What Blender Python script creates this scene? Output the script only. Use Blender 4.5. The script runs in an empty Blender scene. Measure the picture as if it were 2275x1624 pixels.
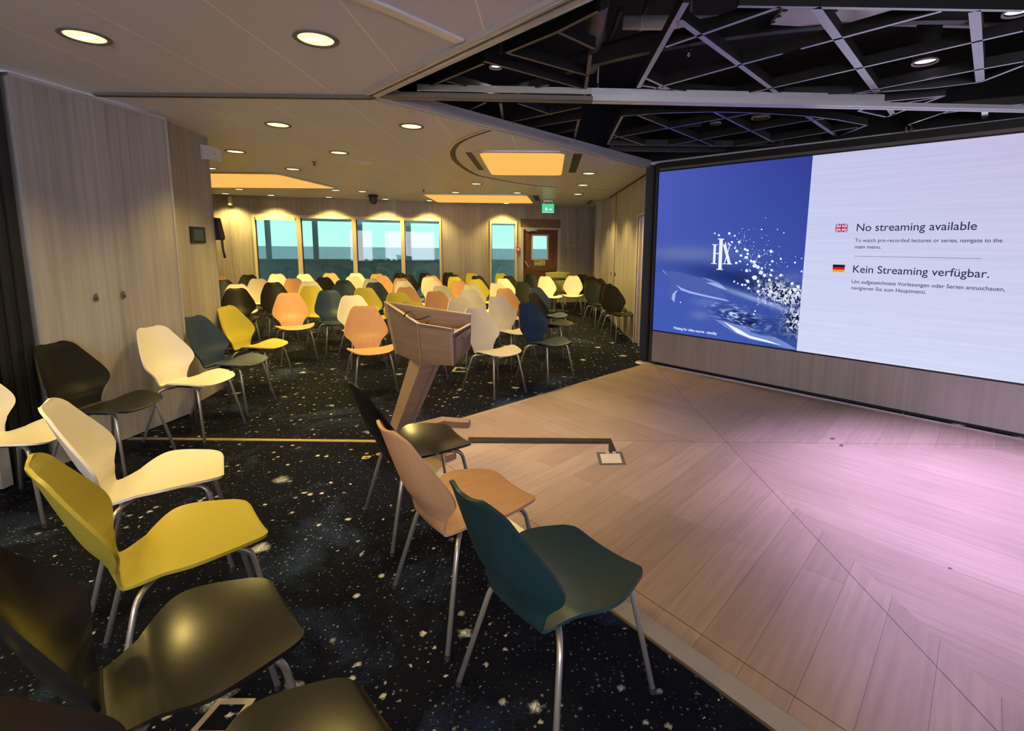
import bpy, bmesh, math, random
from mathutils import Vector, Matrix
# ---------------------------------------------------------------- camera
S = bpy.context.scene
C = S.collection
W_, H_ = 2275., 1624.
F_, PX_, PY_ = 1100., 1202., 699.
CAMH = 1.5
RS = 0.011; RC = math.sqrt(1-RS*RS)
TH = math.atan((PY_-545.)/F_)
r0 = Vector((1,0,0)); u0 = Vector((0,math.sin(TH),math.cos(TH))); FW = Vector((0,math.cos(TH),-math.sin(TH)))
RR = r0*RC+u0*RS; UU = u0*RC-r0*RS
cd = bpy.data.cameras.new('camera'); cam = bpy.data.objects.new('camera', cd); C.objects.link(cam)
cam.matrix_world = Matrix(((RR.x,UU.x,-FW.x,0),(RR.y,UU.y,-FW.y,0),(RR.z,UU.z,-FW.z,CAMH),(0,0,0,1)))
cd.sensor_width = 36; cd.lens = 36*F_/W_
cd.shift_x = -(PX_-W_/2)/W_; cd.shift_y = -(H_/2-PY_)/W_
cd.clip_start = .02; cd.clip_end = 3000
S.camera = cam
S.view_settings.view_transform = 'Standard'; S.view_settings.look = 'None'
S.view_settings.exposure = 0.0; S.view_settings.gamma = 1.0
S.view_settings.use_curve_mapping = False
# ---------------------------------------------------------------- light levels
SPOT_W = 88.       # one recessed ceiling lamp
STAGE_W = 300.     # one stage lamp in the open ceiling
SCREEN = 1.0
SKY = 9.0
YEL = (1.0,.72,.20)
w = bpy.data.worlds.new('world'); S.world = w; w.use_nodes = True
nt = w.node_tree; nt.nodes.clear()
o_ = nt.nodes.new('ShaderNodeOutputWorld'); b_ = nt.nodes.new('ShaderNodeBackground')
tc = nt.nodes.new('ShaderNodeTexCoord'); sp = nt.nodes.new('ShaderNodeSeparateXYZ'); rp = nt.nodes.new('ShaderNodeValToRGB')
nt.links.new(tc.outputs['Generated'], sp.inputs[0]); nt.links.new(sp.outputs['Z'], rp.inputs[0])
rp.color_ramp.elements[0].position = 0.0; rp.color_ramp.elements[0].color = (.86,.84,.96,1)
rp.color_ramp.elements[1].position = .35; rp.color_ramp.elements[1].color = (.76,.72,.95,1)
e_ = rp.color_ramp.elements.new(.05); e_.color = (.80,.84,.97,1)
e_ = rp.color_ramp.elements.new(.12); e_.color = (.92,.90,1.,1)
nt.links.new(rp.outputs[0], b_.inputs[0]); b_.inputs[1].default_value = SKY; nt.links.new(b_.outputs[0], o_.inputs[0])
# ---------------------------------------------------------------- pixel of the photograph -> place in the room
def ray(x, y): return FW+RR*((x-PX_)/F_)-UU*((y-PY_)/F_)
O_ = Vector((0,0,CAMH))
def P(x, y, z=0.):
    d = ray(x,y); return O_+d*((z-CAMH)/d.z)
def PY(x, y, Y):
    d = ray(x,y); return O_+d*(Y/d.y)
def PV(x, y, n, q):
    d = ray(x,y); return O_+d*((q-O_).dot(n)/d.dot(n))
ZC = 2.51
# ---------------------------------------------------------------- materials
MATS = {}
def nodes(name):
    m = bpy.data.materials.new(name); m.use_nodes = True; t = m.node_tree; b = t.nodes['Principled BSDF']; MATS[name] = m
    return m, t, b
def mat(name, col, rough=.5, metal=0., var=.06, scale=30., spec=.5, bump=0., coat=0., stretch=(1,1,1), emit=None, estr=0.):
    m, t, b = nodes(name)
    N = t.nodes.new; L = t.links.new
    b.inputs['Roughness'].default_value = rough; b.inputs['Metallic'].default_value = metal
    b.inputs['Specular IOR Level'].default_value = spec
    if coat: b.inputs['Coat Weight'].default_value = coat; b.inputs['Coat Roughness'].default_value = .12
    tcn = N('ShaderNodeTexCoord'); mp = N('ShaderNodeMapping'); nz = N('ShaderNodeTexNoise'); mx = N('ShaderNodeMix'); mx.data_type = 'RGBA'
    mp.inputs['Scale'].default_value = stretch
    L(tcn.outputs['Object'], mp.inputs[0]); L(mp.outputs[0], nz.inputs[0]); nz.inputs['Scale'].default_value = scale; nz.inputs['Detail'].default_value = 5
    mx.inputs['A'].default_value = (*[c*(1-var) for c in col],1); mx.inputs['B'].default_value = (*[min(1,c*(1+var)) for c in col],1)
    L(nz.outputs['Fac'], mx.inputs['Factor']); L(mx.outputs['Result'], b.inputs['Base Color'])
    if bump:
        bp = N('ShaderNodeBump'); bp.inputs['Strength'].default_value = bump; bp.inputs['Distance'].default_value = .002
        L(nz.outputs['Fac'], bp.inputs['Height']); L(bp.outputs[0], b.inputs['Normal'])
    if emit: b.inputs['Emission Color'].default_value = (*emit,1); b.inputs['Emission Strength'].default_value = estr
    return m
def emis(name, col, s=1.):
    m = bpy.data.materials.new(name); m.use_nodes = True; t = m.node_tree; t.nodes.clear()
    e = t.nodes.new('ShaderNodeEmission'); e.inputs[0].default_value = (*col,1); e.inputs[1].default_value = s
    o = t.nodes.new('ShaderNodeOutputMaterial'); t.links.new(e.outputs[0], o.inputs[0]); MATS[name] = m; return m
def grain(name, c1, c2, vertical=True, rough=.45, axis=None, sc=1.):
    m, t, b = nodes(name); N = t.nodes.new; L = t.links.new
    g = N('ShaderNodeTexCoord'); mp = N('ShaderNodeMapping')
    mp.inputs['Scale'].default_value = axis or ((34*sc,34*sc,.9*sc) if vertical else (1.2*sc,30*sc,30*sc))
    n1 = N('ShaderNodeTexNoise'); n1.inputs['Scale'].default_value = 1; n1.inputs['Detail'].default_value = 6; n1.inputs['Roughness'].default_value = .6
    mp2 = N('ShaderNodeMapping'); mp2.inputs['Scale'].default_value = tuple(v*.12 if v > 3 else v*.5 for v in mp.inputs['Scale'].default_value)
    n2 = N('ShaderNodeTexNoise'); n2.inputs['Scale'].default_value = 1; n2.inputs['Detail'].default_value = 3
    L(g.outputs['Object'], mp.inputs[0]); L(g.outputs['Object'], mp2.inputs[0]); L(mp.outputs[0], n1.inputs[0]); L(mp2.outputs[0], n2.inputs[0])
    a = N('ShaderNodeMath'); a.operation = 'ADD'; L(n1.outputs['Fac'], a.inputs[0]); L(n2.outputs['Fac'], a.inputs[1])
    r = N('ShaderNodeValToRGB'); r.color_ramp.elements[0].position = .32; r.color_ramp.elements[0].color = (*c1,1)
    r.color_ramp.elements[1].position = .68; r.color_ramp.elements[1].color = (*c2,1)
    h = N('ShaderNodeMath'); h.operation = 'MULTIPLY'; h.inputs[1].default_value = .5; L(a.outputs[0], h.inputs[0]); L(h.outputs[0], r.inputs[0])
    L(r.outputs[0], b.inputs['Base Color']); b.inputs['Roughness'].default_value = rough
    return m
grain('wall_wood', (.26,.235,.225), (.475,.445,.43))
grain('base_wood', (.33,.285,.26), (.46,.40,.37))
grain('lectern_wood', (.19,.125,.09), (.32,.22,.165), vertical=False, axis=(3,3,50), rough=.5)
grain('lectern_edge', (.32,.21,.13), (.42,.29,.19), vertical=False, axis=(9,9,9), rough=.5)
grain('door_wood', (.10,.042,.022), (.17,.07,.035), rough=.4)
mat('door_casing', (.20,.13,.085), .5)
mat('chair_white', (.80,.75,.67), .38, var=.02)
mat('chair_navy', (.016,.037,.082), .42, var=.12)
mat('chair_teal', (.013,.040,.048), .40, var=.12)
mat('chair_olive', (.46,.39,.050), .40, var=.04)
def veneer(name, c1, c2, rough, coat=0.):
    m = grain(name, c1, c2, vertical=False, axis=(60,3,3), rough=rough); b = m.node_tree.nodes['Principled BSDF']
    b.inputs['Coat Weight'].default_value = coat; b.inputs['Coat Roughness'].default_value = .2
veneer('chair_salmon', (.57,.31,.165), (.67,.39,.22), .42)
veneer('chair_black', (.007,.007,.006), (.015,.013,.011), .26, .04)
veneer('chair_matteblack', (.006,.006,.006), (.011,.010,.009), .40)
MATS['chair_matteblack'].node_tree.nodes['Principled BSDF'].inputs['Specular IOR Level'].default_value = .28
mat('chair_darkgreen', (.009,.018,.018), .42, var=.1, spec=.35)
mat('steel', (.62,.58,.53), .33, .75, var=.05, scale=60)
mat('chrome', (.75,.75,.75), .12, 1., var=.02)
mat('rubber', (.02,.02,.02), .7)
mat('black', (.012,.012,.013), .55)
mat('black_satin', (.045,.044,.046), .38, var=.3, scale=8)
mat('void_black', (.012,.012,.012), .8, var=.3, scale=4)
mat('duct', (.16,.16,.17), .42, .3, var=.3, scale=10)
mat('duct_silver', (.72,.72,.78), .38, .2, var=.15, scale=10)
mat('lattice', (.56,.56,.62), .40, .6, var=.1, scale=10)
mat('track_silver', (.74,.74,.78), .36, .35)
mat('lattice_bluelit', (.26,.29,.42), .36, .5)
mat('alu', (.60,.58,.56), .38, .5, var=.08, scale=8)
mat('lavender_alu', (.66,.56,.72), .4, .3)
mat('alu_dark', (.17,.15,.135), .5, .3)
mat('brass', (.62,.51,.30), .32, 1., var=.1, scale=12)
mat('nosing', (.62,.57,.50), .34, .6, var=.12, scale=9, stretch=(1,1,1))
mat('frame_cream', (.60,.54,.44), .45)
mat('white_plastic', (.72,.70,.70), .4, var=.02)
mat('grey_plastic', (.25,.25,.26), .4)
mat('out_grey', (.74,.78,.78), .6)
mat('out_frame', (.45,.55,.56), .5)
mat('out_white', (.85,.88,.88), .5)
mat('tape', (.018,.015,.014), .45, var=.4, scale=25)
mat('outlet', (.10,.085,.075), .5)
mat('sea', (.17,.22,.26), .5, var=.15, scale=.02)
mat('lime', (.46,.47,.14), .8, var=.1, scale=60)
mat('oak_leg', (.48,.26,.12), .5)
mat('red_box', (.55,.10,.05), .5)
emis('panel_glow', (1.0,.53,.115), .97)
emis('lamp_lens', (1.0,.80,.34), 1.9)
emis('lamp_core', (1.0,.93,.70), 6.)
emis('exit_green', (.10,.72,.38), .9)
emis('exit_white', (.75,1.,.82), 1.)
emis('stage_lens', (.80,.80,.85), 1.6)
mat('photolum', (.42,.46,.16), .6)
mat('photolum_dark', (.05,.10,.02), .6)
def glass():
    m = bpy.data.materials.new('glass'); m.use_nodes = True; t = m.node_tree; t.nodes.clear(); N = t.nodes.new; L = t.links.new
    tr = N('ShaderNodeBsdfTransparent'); tr.inputs[0].default_value = (.268,.382,.338,1)
    g = N('ShaderNodeBsdfGlossy'); g.inputs['Roughness'].default_value = .02; g.inputs[0].default_value = (1,1,1,1)
    fr = N('ShaderNodeFresnel'); fr.inputs[0].default_value = 1.55
    mx = N('ShaderNodeMixShader'); L(fr.outputs[0], mx.inputs[0]); L(tr.outputs[0], mx.inputs[1]); L(g.outputs[0], mx.inputs[2])
    o = N('ShaderNodeOutputMaterial'); L(mx.outputs[0], o.inputs[0]); MATS['glass'] = m
glass()
def math_(t, op, a, b=None, c=None):
    n = t.nodes.new('ShaderNodeMath'); n.operation = op
    for i, v in enumerate((a,b,c)):
        if v is None: continue
        if isinstance(v,(int,float)): n.inputs[i].default_value = v
        else: t.links.new(v, n.inputs[i])
    return n.outputs[0]
def mixc(t, f, a, b):
    n = t.nodes.new('ShaderNodeMix'); n.data_type = 'RGBA'
    for k, v in (('Factor',f),('A',a),('B',b)):
        if isinstance(v,tuple): n.inputs[k].default_value = (*v,1)
        elif isinstance(v,(int,float)): n.inputs[k].default_value = v
        else: t.links.new(v, n.inputs[k])
    return n.outputs['Result']
def ceiling_mat():
    m, t, b = nodes('ceiling_panels'); N = t.nodes.new; L = t.links.new
    g = N('ShaderNodeNewGeometry'); s = N('ShaderNodeSeparateXYZ'); L(g.outputs['Position'], s.inputs[0])
    def seam(o, x0, pitch, wd):
        f = math_(t,'FRACT', math_(t,'DIVIDE', math_(t,'SUBTRACT', o, x0-40*pitch), pitch))
        return math_(t,'LESS_THAN', math_(t,'MULTIPLY', math_(t,'MINIMUM', f, math_(t,'SUBTRACT',1.,f)), pitch), wd)
    a = seam(s.outputs['X'], -.287, .5755, .0045); c = seam(s.outputs['Y'], 2.323, .632, .0022)
    nz = N('ShaderNodeTexNoise'); nz.inputs['Scale'].default_value = .8; L(g.outputs['Position'], nz.inputs[0])
    base = mixc(t, nz.outputs['Fac'], (.59,.575,.655), (.64,.625,.70))
    base = mixc(t, math_(t,'MULTIPLY',c,.55), base, (.75,.71,.68)); base = mixc(t, a, base, (.86,.82,.79))
    L(base, b.inputs['Base Color']); b.inputs['Roughness'].default_value = .42; b.inputs['Specular IOR Level'].default_value = .6
ceiling_mat()
def carpet_mat():
    m, t, b = nodes('star_carpet'); N = t.nodes.new; L = t.links.new
    g = N('ShaderNodeTexCoord')
    def stars(scale, rad, rv, fuzzy, seed):
        mp = N('ShaderNodeMapping'); mp.inputs['Location'].default_value = (seed,seed*.7,0.5); L(g.outputs['Object'], mp.inputs[0])
        nzz = N('ShaderNodeTexNoise'); nzz.inputs['Scale'].default_value = scale*5; L(mp.outputs[0], nzz.inputs[0])
        mm = N('ShaderNodeVectorMath'); mm.operation = 'MULTIPLY_ADD'; mm.inputs[1].default_value = (.35/scale,)*3
        L(nzz.outputs['Color'], mm.inputs[0]); L(mp.outputs[0], mm.inputs[2])
        v = N('ShaderNodeTexVoronoi'); v.voronoi_dimensions = '2D'; v.inputs['Scale'].default_value = scale; L(mm.outputs[0], v.inputs[0])
        sc = N('ShaderNodeSeparateColor'); L(v.outputs['Color'], sc.inputs[0])
        size = math_(t,'MULTIPLY', math_(t,'POWER', sc.outputs[0], rv), rad*scale)
        x = math_(t,'DIVIDE', v.outputs['Distance'], math_(t,'ADD',size,.0001))
        return math_(t,'MULTIPLY', math_(t,'POWER', math_(t,'MAXIMUM', math_(t,'SUBTRACT',1.,x), 0.), fuzzy), math_(t,'ADD',sc.outputs[1],.25))
    neb = N('ShaderNodeTexNoise'); neb.inputs['Scale'].default_value = 1.5; neb.inputs['Detail'].default_value = 8; neb.inputs['Roughness'].default_value = .62; neb.inputs['Distortion'].default_value = .5
    L(g.outputs['Object'], neb.inputs[0])
    nb = N('ShaderNodeValToRGB'); nb.color_ramp.elements[0].position = .53; nb.color_ramp.elements[0].color = (0,0,0,1); nb.color_ramp.elements[1].position = .78; nb.color_ramp.elements[1].color = (1,1,1,1); L(neb.outputs['Fac'], nb.inputs[0])
    fine = N('ShaderNodeTexNoise'); fine.inputs['Scale'].default_value = 140; L(g.outputs['Object'], fine.inputs[0])
    fn = N('ShaderNodeValToRGB'); fn.color_ramp.elements[0].position = .42; fn.color_ramp.elements[1].position = .68; L(fine.outputs['Fac'], fn.inputs[0])
    col = mixc(t, math_(t,'MULTIPLY', nb.outputs[0], math_(t,'ADD', math_(t,'MULTIPLY', fn.outputs[0], .6), .12)), (.0040,.0050,.0125), (.09,.155,.38))
    s1 = stars(46, .0062, 2.6, .6, 0.); s2 = stars(15, .017, 5., .7, 3.1); s3 = stars(3.6, .075, 6., 1.6, 7.7)
    dens = math_(t,'ADD', math_(t,'MULTIPLY', nb.outputs[0], .9), .42)
    col = mixc(t, math_(t,'MINIMUM', math_(t,'MULTIPLY', s1, math_(t,'MULTIPLY',dens,1.0)),1.), col, (.42,.43,.48))
    col = mixc(t, math_(t,'MINIMUM', math_(t,'MULTIPLY', s2, .95),1.), col, (.74,.74,.74))
    s3f = math_(t,'MULTIPLY', s3, math_(t,'ADD', math_(t,'MULTIPLY', fn.outputs[0], 1.1), .35))
    col = mixc(t, math_(t,'MINIMUM', math_(t,'MULTIPLY', s3f, 1.6),1.), col, (.72,.76,.82))
    L(col, b.inputs['Base Color']); b.inputs['Roughness'].default_value = .95; b.inputs['Specular IOR Level'].default_value = .1
    bp = N('ShaderNodeBump'); bp.inputs['Strength'].default_value = .4; bp.inputs['Distance'].default_value = .002; L(fine.outputs['Fac'], bp.inputs['Height']); L(bp.outputs[0], b.inputs['Normal'])
carpet_mat()
def planks_mat():
    m, t, b = nodes('stage_planks'); N = t.nodes.new; L = t.links.new
    uv = N('ShaderNodeUVMap'); br = N('ShaderNodeTexBrick')
    br.inputs['Scale'].default_value = 1; br.inputs['Brick Width'].default_value = 5.1; br.inputs['Row Height'].default_value = .172
    br.inputs['Mortar Size'].default_value = .0011; br.inputs['Mortar Smooth'].default_value = .1; br.inputs['Bias'].default_value = 0
    br.inputs['Color1'].default_value = (.36,.255,.195,1); br.inputs['Color2'].default_value = (.44,.32,.25,1); br.inputs['Mortar'].default_value = (.17,.115,.09,1)
    L(uv.outputs[0], br.inputs[0])
    mp = N('ShaderNodeMapping'); mp.inputs['Scale'].default_value = (2.5,38,1); nz = N('ShaderNodeTexNoise'); nz.inputs['Scale'].default_value = 1; nz.inputs['Detail'].default_value = 6
    L(uv.outputs[0], mp.inputs[0]); L(mp.outputs[0], nz.inputs[0])
    blot = N('ShaderNodeTexNoise'); blot.inputs['Scale'].default_value = 2.2; L(uv.outputs[0], blot.inputs[0])
    r = N('ShaderNodeMapRange'); r.inputs[1].default_value = .3; r.inputs[2].default_value = .7; r.inputs[3].default_value = .88; r.inputs[4].default_value = 1.08; L(nz.outputs['Fac'], r.inputs[0])
    r2 = N('ShaderNodeMapRange'); r2.inputs[1].default_value = .3; r2.inputs[2].default_value = .7; r2.inputs[3].default_value = .93; r2.inputs[4].default_value = 1.05; L(blot.outputs['Fac'], r2.inputs[0])
    k = math_(t,'MULTIPLY', r.outputs[0], r2.outputs[0])
    vm = N('ShaderNodeVectorMath'); vm.operation = 'SCALE'; L(br.outputs['Color'], vm.inputs[0]); L(k, vm.inputs['Scale'])
    L(vm.outputs[0], b.inputs['Base Color']); b.inputs['Roughness'].default_value = .38
planks_mat()
# ---------------------------------------------------------------- mesh helpers
class MB:
    def __init__(s): s.v = []; s.f = []; s.sm = []; s.uv = {}
    def quad(s, pts, smooth=False):
        i = len(s.v); s.v += [tuple(p) for p in pts]; s.f.append(tuple(range(i,i+len(pts)))); s.sm.append(smooth); return s
    def solid(s, vs, fs, smooth=False):
        i = len(s.v); s.v += [tuple(p) for p in vs]
        for f in fs: s.f.append(tuple(i+k for k in f)); s.sm.append(smooth)
        return s
    def box(s, lo, hi):
        x0,y0,z0 = lo; x1,y1,z1 = hi
        return s.prism([(x0,y0),(x1,y0),(x1,y1),(x0,y1)], z0, z1)
    def prism(s, poly, z0, z1):
        n = len(poly); a = sum(poly[i][0]*poly[(i+1)%n][1]-poly[(i+1)%n][0]*poly[i][1] for i in range(n))
        if a < 0: poly = poly[::-1]
        vs = [(p[0],p[1],z0) for p in poly]+[(p[0],p[1],z1) for p in poly]
        fs = [tuple(range(n-1,-1,-1)), tuple(range(n,2*n))]+[(i,(i+1)%n,n+(i+1)%n,n+i) for i in range(n)]
        return s.solid(vs, fs)
    def slab(s, pts, off):
        n = len(pts); off = Vector(off); pts = [Vector(p) for p in pts]
        nn = Vector((0,0,0))
        for i in range(n): nn += pts[i].cross(pts[(i+1)%n])
        if nn.dot(off) > 0: pts = pts[::-1]
        vs = pts+[p+off for p in pts]
        fs = [tuple(range(n)), tuple(range(2*n-1,n-1,-1))]+[((i+1)%n,i,n+i,n+(i+1)%n) for i in range(n)]
        return s.solid(vs, fs)
    def bar(s, a, b, wd, ht, up=(0,0,1)):
        a = Vector(a); b = Vector(b); d = (b-a).normalized(); up = Vector(up); sx = d.cross(up).normalized(); uz = sx.cross(d)
        q = [sx*(-wd/2)-uz*(ht/2), sx*(wd/2)-uz*(ht/2), sx*(wd/2)+uz*(ht/2), sx*(-wd/2)+uz*(ht/2)]
        return s.solid([a+k for k in q]+[b+k for k in q], [(0,1,2,3),(7,6,5,4),(0,4,5,1),(1,5,6,2),(2,6,7,3),(3,7,4,0)])
    def tube(s, pts, r, seg=12, caps=True):
        pts = [Vector(p) for p in pts]; n = len(pts); i0 = len(s.v); prev = None
        for i, p in enumerate(pts):
            d = ((pts[min(i+1,n-1)]-p).normalized()+(p-pts[max(i-1,0)]).normalized())
            d = d.normalized() if d.length > 1e-6 else Vector((0,0,1))
            if prev is None: a = d.orthogonal().normalized()
            else: a = (prev-d*prev.dot(d)).normalized()
            prev = a; b = d.cross(a); rr = r[i] if isinstance(r,(list,tuple)) else r
            for k in range(seg):
                an = 2*math.pi*k/seg; s.v.append(tuple(p+a*(math.cos(an)*rr)+b*(math.sin(an)*rr)))
        for i in range(n-1):
            for k in range(seg):
                s.f.append((i0+i*seg+k, i0+i*seg+(k+1)%seg, i0+(i+1)*seg+(k+1)%seg, i0+(i+1)*seg+k)); s.sm.append(True)
        if caps:
            s.f.append(tuple(i0+k for k in range(seg-1,-1,-1))); s.sm.append(False)
            s.f.append(tuple(i0+(n-1)*seg+k for k in range(seg))); s.sm.append(False)
        return s
    def lathe(s, prof, c=(0,0,0), seg=24, smooth=True):
        i0 = len(s.v); n = len(prof)
        for r, z in prof:
            for k in range(seg):
                an = 2*math.pi*k/seg; s.v.append((c[0]+r*math.cos(an), c[1]+r*math.sin(an), c[2]+z))
        for i in range(n-1):
            for k in range(seg): s.f.append((i0+i*seg+k, i0+i*seg+(k+1)%seg, i0+(i+1)*seg+(k+1)%seg, i0+(i+1)*seg+k)); s.sm.append(smooth)
        return s
    def obj(s, name, m, parent=None, loc=None, bevel=0.):
        me = bpy.data.meshes.new(name); me.from_pydata(s.v, [], s.f)
        me.polygons.foreach_set('use_smooth', s.sm); me.update()
        me.materials.append(MATS[m] if isinstance(m,str) else m)
        o = bpy.data.objects.new(name, me); C.objects.link(o)
        if parent: o.parent = parent
        if loc: o.location = loc
        if bevel:
            md = o.modifiers.new('bevel','BEVEL'); md.width = bevel; md.segments = 2; md.limit_method = 'ANGLE'
        return o
def struct(o): o['kind'] = 'structure'; return o
def tag(o, label, cat, group=None):
    o['label'] = label; o['category'] = cat
    if group: o['group'] = group
    return o
def thing(name, label, cat, loc=(0,0,0), rz=0., group=None):
    o = bpy.data.objects.new(name, None); C.objects.link(o); o.location = loc; o.rotation_euler = (0,0,rz); o.empty_display_size = .1
    return tag(o, label, cat, group)
def V2(p): return Vector((p[0],p[1],0))
# ================================================================ the room
A_ = Vector((-1.12,3.64,0)); N_ = Vector((1.41,6.24,0)); E_ = Vector((4.12,3.53,0)); S_ = Vector((1.62,.46,0)); CN = Vector((1.44,3.65,0))
# carpet, stage
MB().prism([(-9,-4.6),(5.2,-4.6),(5.2,7.6),(2,14.5),(-9,12.5)], -.12, 0).obj('floor','star_carpet')
struct(bpy.data.objects['floor'])
ZS = .012
def stage():
    me = bpy.data.meshes.new('floor_stage'); bm = bmesh.new(); uvl = bm.loops.layers.uv.new('UVMap')
    rim = [A_,N_,E_,S_]
    for i in range(4):
        a, b = rim[i], rim[(i+1)%4]
        ang = math.radians([-46.,48.,-46.,48.][i]); ca, sa = math.cos(ang), math.sin(ang)
        def addf(pts):
            vs = [bm.verts.new(p) for p in pts]; f = bm.faces.new(vs)
            for l in f.loops:
                d = l.vert.co-CN; l[uvl].uv = (d.x*ca+d.y*sa+20+i*3.1, -d.x*sa+d.y*ca+17.2*.172*5)
        addf([Vector((CN.x,CN.y,ZS)),Vector((b.x,b.y,ZS)),Vector((a.x,a.y,ZS))])
        addf([Vector((a.x,a.y,ZS)),Vector((b.x,b.y,ZS)),Vector((b.x,b.y,-.01)),Vector((a.x,a.y,-.01))])
    bm.to_mesh(me); bm.free(); me.materials.append(MATS['stage_planks'])
    o = bpy.data.objects.new('floor_stage', me); C.objects.link(o); struct(o)
    # two long joints of the parquet
    g = MB()
    g.bar((CN.x,S_.y+.05,ZS),(CN.x,N_.y-.05,ZS),.0035,.0014); g.bar((A_.x+.1,CN.y,ZS),(E_.x-.1,CN.y,ZS),.002,.0012)
    struct(g.obj('trim_1','outlet'))
stage()
dn = (S_-A_).normalized(); nn = Vector((dn.y,-dn.x,0)); nn = nn if nn.dot(V2((-1,-1))) > 0 else -nn      # outward from the near edge
def strip(a, b, n, w0, w1, z0, z1, name, m):
    g = MB(); a = Vector(a); b = Vector(b)
    p = [a+n*w0, b+n*w0, b+n*w1, a+n*w1]
    top = [Vector((p[0].x,p[0].y,z0)),Vector((p[1].x,p[1].y,z0)),Vector((p[2].x,p[2].y,z1)),Vector((p[3].x,p[3].y,z1))]
    g.slab(top,(0,0,-.012)); return struct(g.obj(name,m))
strip(A_,S_,nn,-.085,-.082,ZS+.001,ZS+.001,'trim_2','outlet')
strip(A_,S_,nn,0,.075,ZS+.003,.004,'trim_3','nosing')
strip(A_,S_,nn,.075,.086,.005,.004,'trim_4','brass')
df = (N_-A_).normalized(); nf = Vector((-df.y,df.x,0))
strip(A_,N_,nf,-.012,.0,ZS+.003,ZS+.003,'trim_5','frame_cream')
strip(A_,N_,nf,0,.035,ZS,.004,'trim_6','outlet')
strip(A_,N_,nf,.035,.045,.004,.004,'trim_7','brass')
MB().bar((-3.14,3.612,.003),(A_.x-.02,3.612,.003),.042,.006).obj('trim_8','brass'); struct(bpy.data.objects['trim_8'])
# ceiling with the open rhomb above the stage
CA = Vector((-1.13,3.56,0)); CNn = Vector((1.36,6.42,0)); CE = Vector((4.2,3.75,0)); CS = Vector((1.66,.64,0))
outer = [(-9,-4.6),(5.2,-4.6),(5.2,7.6),(2,14.5),(-9,12.5)]
g = MB(); HO = [CA,CNn,CE,CS]
o5 = [Vector((x,y,0)) for x,y in outer]
def cpoly(pts): g.solid([(p.x,p.y,ZC) for p in pts]+[(p.x,p.y,ZC+.04) for p in pts], [tuple(range(len(pts)-1,-1,-1)),tuple(range(len(pts),2*len(pts)))]+[(i,(i+1)%len(pts),len(pts)+(i+1)%len(pts),len(pts)+i) for i in range(len(pts))])
LW = Vector((-9,3.56,0)); RE = Vector((5.2,3.75,0)); ST = Vector((1.66,-4.6,0)); NT = Vector((1.36,14.3,0))
cpoly([o5[0],ST,CS,CA,LW]); cpoly([ST,o5[1],RE,CE,CS]); cpoly([LW,CA,CNn,NT,o5[4]]); cpoly([CNn,CE,RE,o5[2],Vector((2,14.5,0)),NT])
struct(g.obj('ceiling','ceiling_panels'))
# void above the stage
VZ = 3.35
g = MB()
for i in range(4):
    a, b = HO[i], HO[(i+1)%4]; d = (b-a).normalized(); n = Vector((-d.y,d.x,0)); n = n if n.dot(a-CN) > 0 else -n
    a = a+n*.16-d*.4; b = b+n*.16+d*.4; g.slab([(a.x,a.y,ZC+.03),(b.x,b.y,ZC+.03),(b.x,b.y,VZ),(a.x,a.y,VZ)], n*.04)
g.prism([(p.x+(p.x-CN.x)*.16,p.y+(p.y-CN.y)*.16) for p in HO], VZ, VZ+.05)
struct(g.obj('ceiling_void','void_black'))
# ---- back wall
BO = Vector((-7.14,10.94,0)); BD = Vector((8.27,2.36,0)).normalized(); BN = Vector((BD.y,-BD.x,0))
def bw(u, z, off=0.): return BO+BD*u+BN*off+Vector((0,0,z))
def bwbox(g, u0, u1, z0, z1, o0, o1):
    return g.prism([tuple(bw(u0,0,o0))[:2],tuple(bw(u1,0,o0))[:2],tuple(bw(u1,0,o1))[:2],tuple(bw(u0,0,o1))[:2]], z0, z1)
def bpx(x, y, off=0.):
    p = PV(x,y,BN,BO+BN*off)-BO-BN*off; return p.dot(BD), p.z
g = MB(); T = -.10
bwbox(g,-1.6,.75,0,2.55,0,T); bwbox(g,.75,4.86,2.12,2.55,0,T); bwbox(g,.75,4.86,0,.10,0,T); bwbox(g,4.86,6.06,0,2.55,0,T)
bwbox(g,6.06,6.76,2.10,2.55,0,T); bwbox(g,6.06,6.76,0,.10,0,T); bwbox(g,6.76,6.86,0,2.55,0,T); bwbox(g,6.86,7.93,2.17,2.55,0,T); bwbox(g,7.93,9.2,0,2.55,0,T)
struct(g.obj('wall_back','wall_wood'))
g = MB()
for u in (-.55,.3,5.42,8.05,8.45): bwbox(g,u-.002,u+.002,.08,2.5,.0012,0)
struct(g.obj('trim_9','alu_dark'))
def window(n, u0, u1, ztop, mull):
    g = MB(); fw = .045
    bwbox(g,u0,u1,ztop-.07,ztop,.03,-.10); bwbox(g,u0,u1,.10,.15,.03,-.10)
    bwbox(g,u0,u0+fw,.15,ztop-.07,.03,-.10); bwbox(g,u1-fw,u1,.15,ztop-.07,.03,-.10)
    for m in mull: bwbox(g,m-.045,m+.045,.15,ztop-.07,.035,-.10)
    o = struct(g.obj('window_%d'%n,'frame_cream'))
    ed = [u0]+list(mull)+[u1]
    for i in range(len(ed)-1):
        a = ed[i]+.045; b = ed[i+1]-.045
        h = MB(); bwbox(h,a,b,.15,ztop-.07,-.055,-.063); h.obj('pane','glass',o)
        h = MB(); bwbox(h,a,a+.022,.15,ztop-.07,-.03,-.05); h.obj('gasket','black',o)
window(1,.75,4.86,2.12,(1.68,2.86,3.95)); window(2,6.06,6.76,2.10,())
# roller blind cassettes over the outer two panes
g = MB(); bwbox(g,.82,1.62,1.99,2.06,.05,.03); struct(g.obj('trim_10','frame_cream'))
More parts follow.
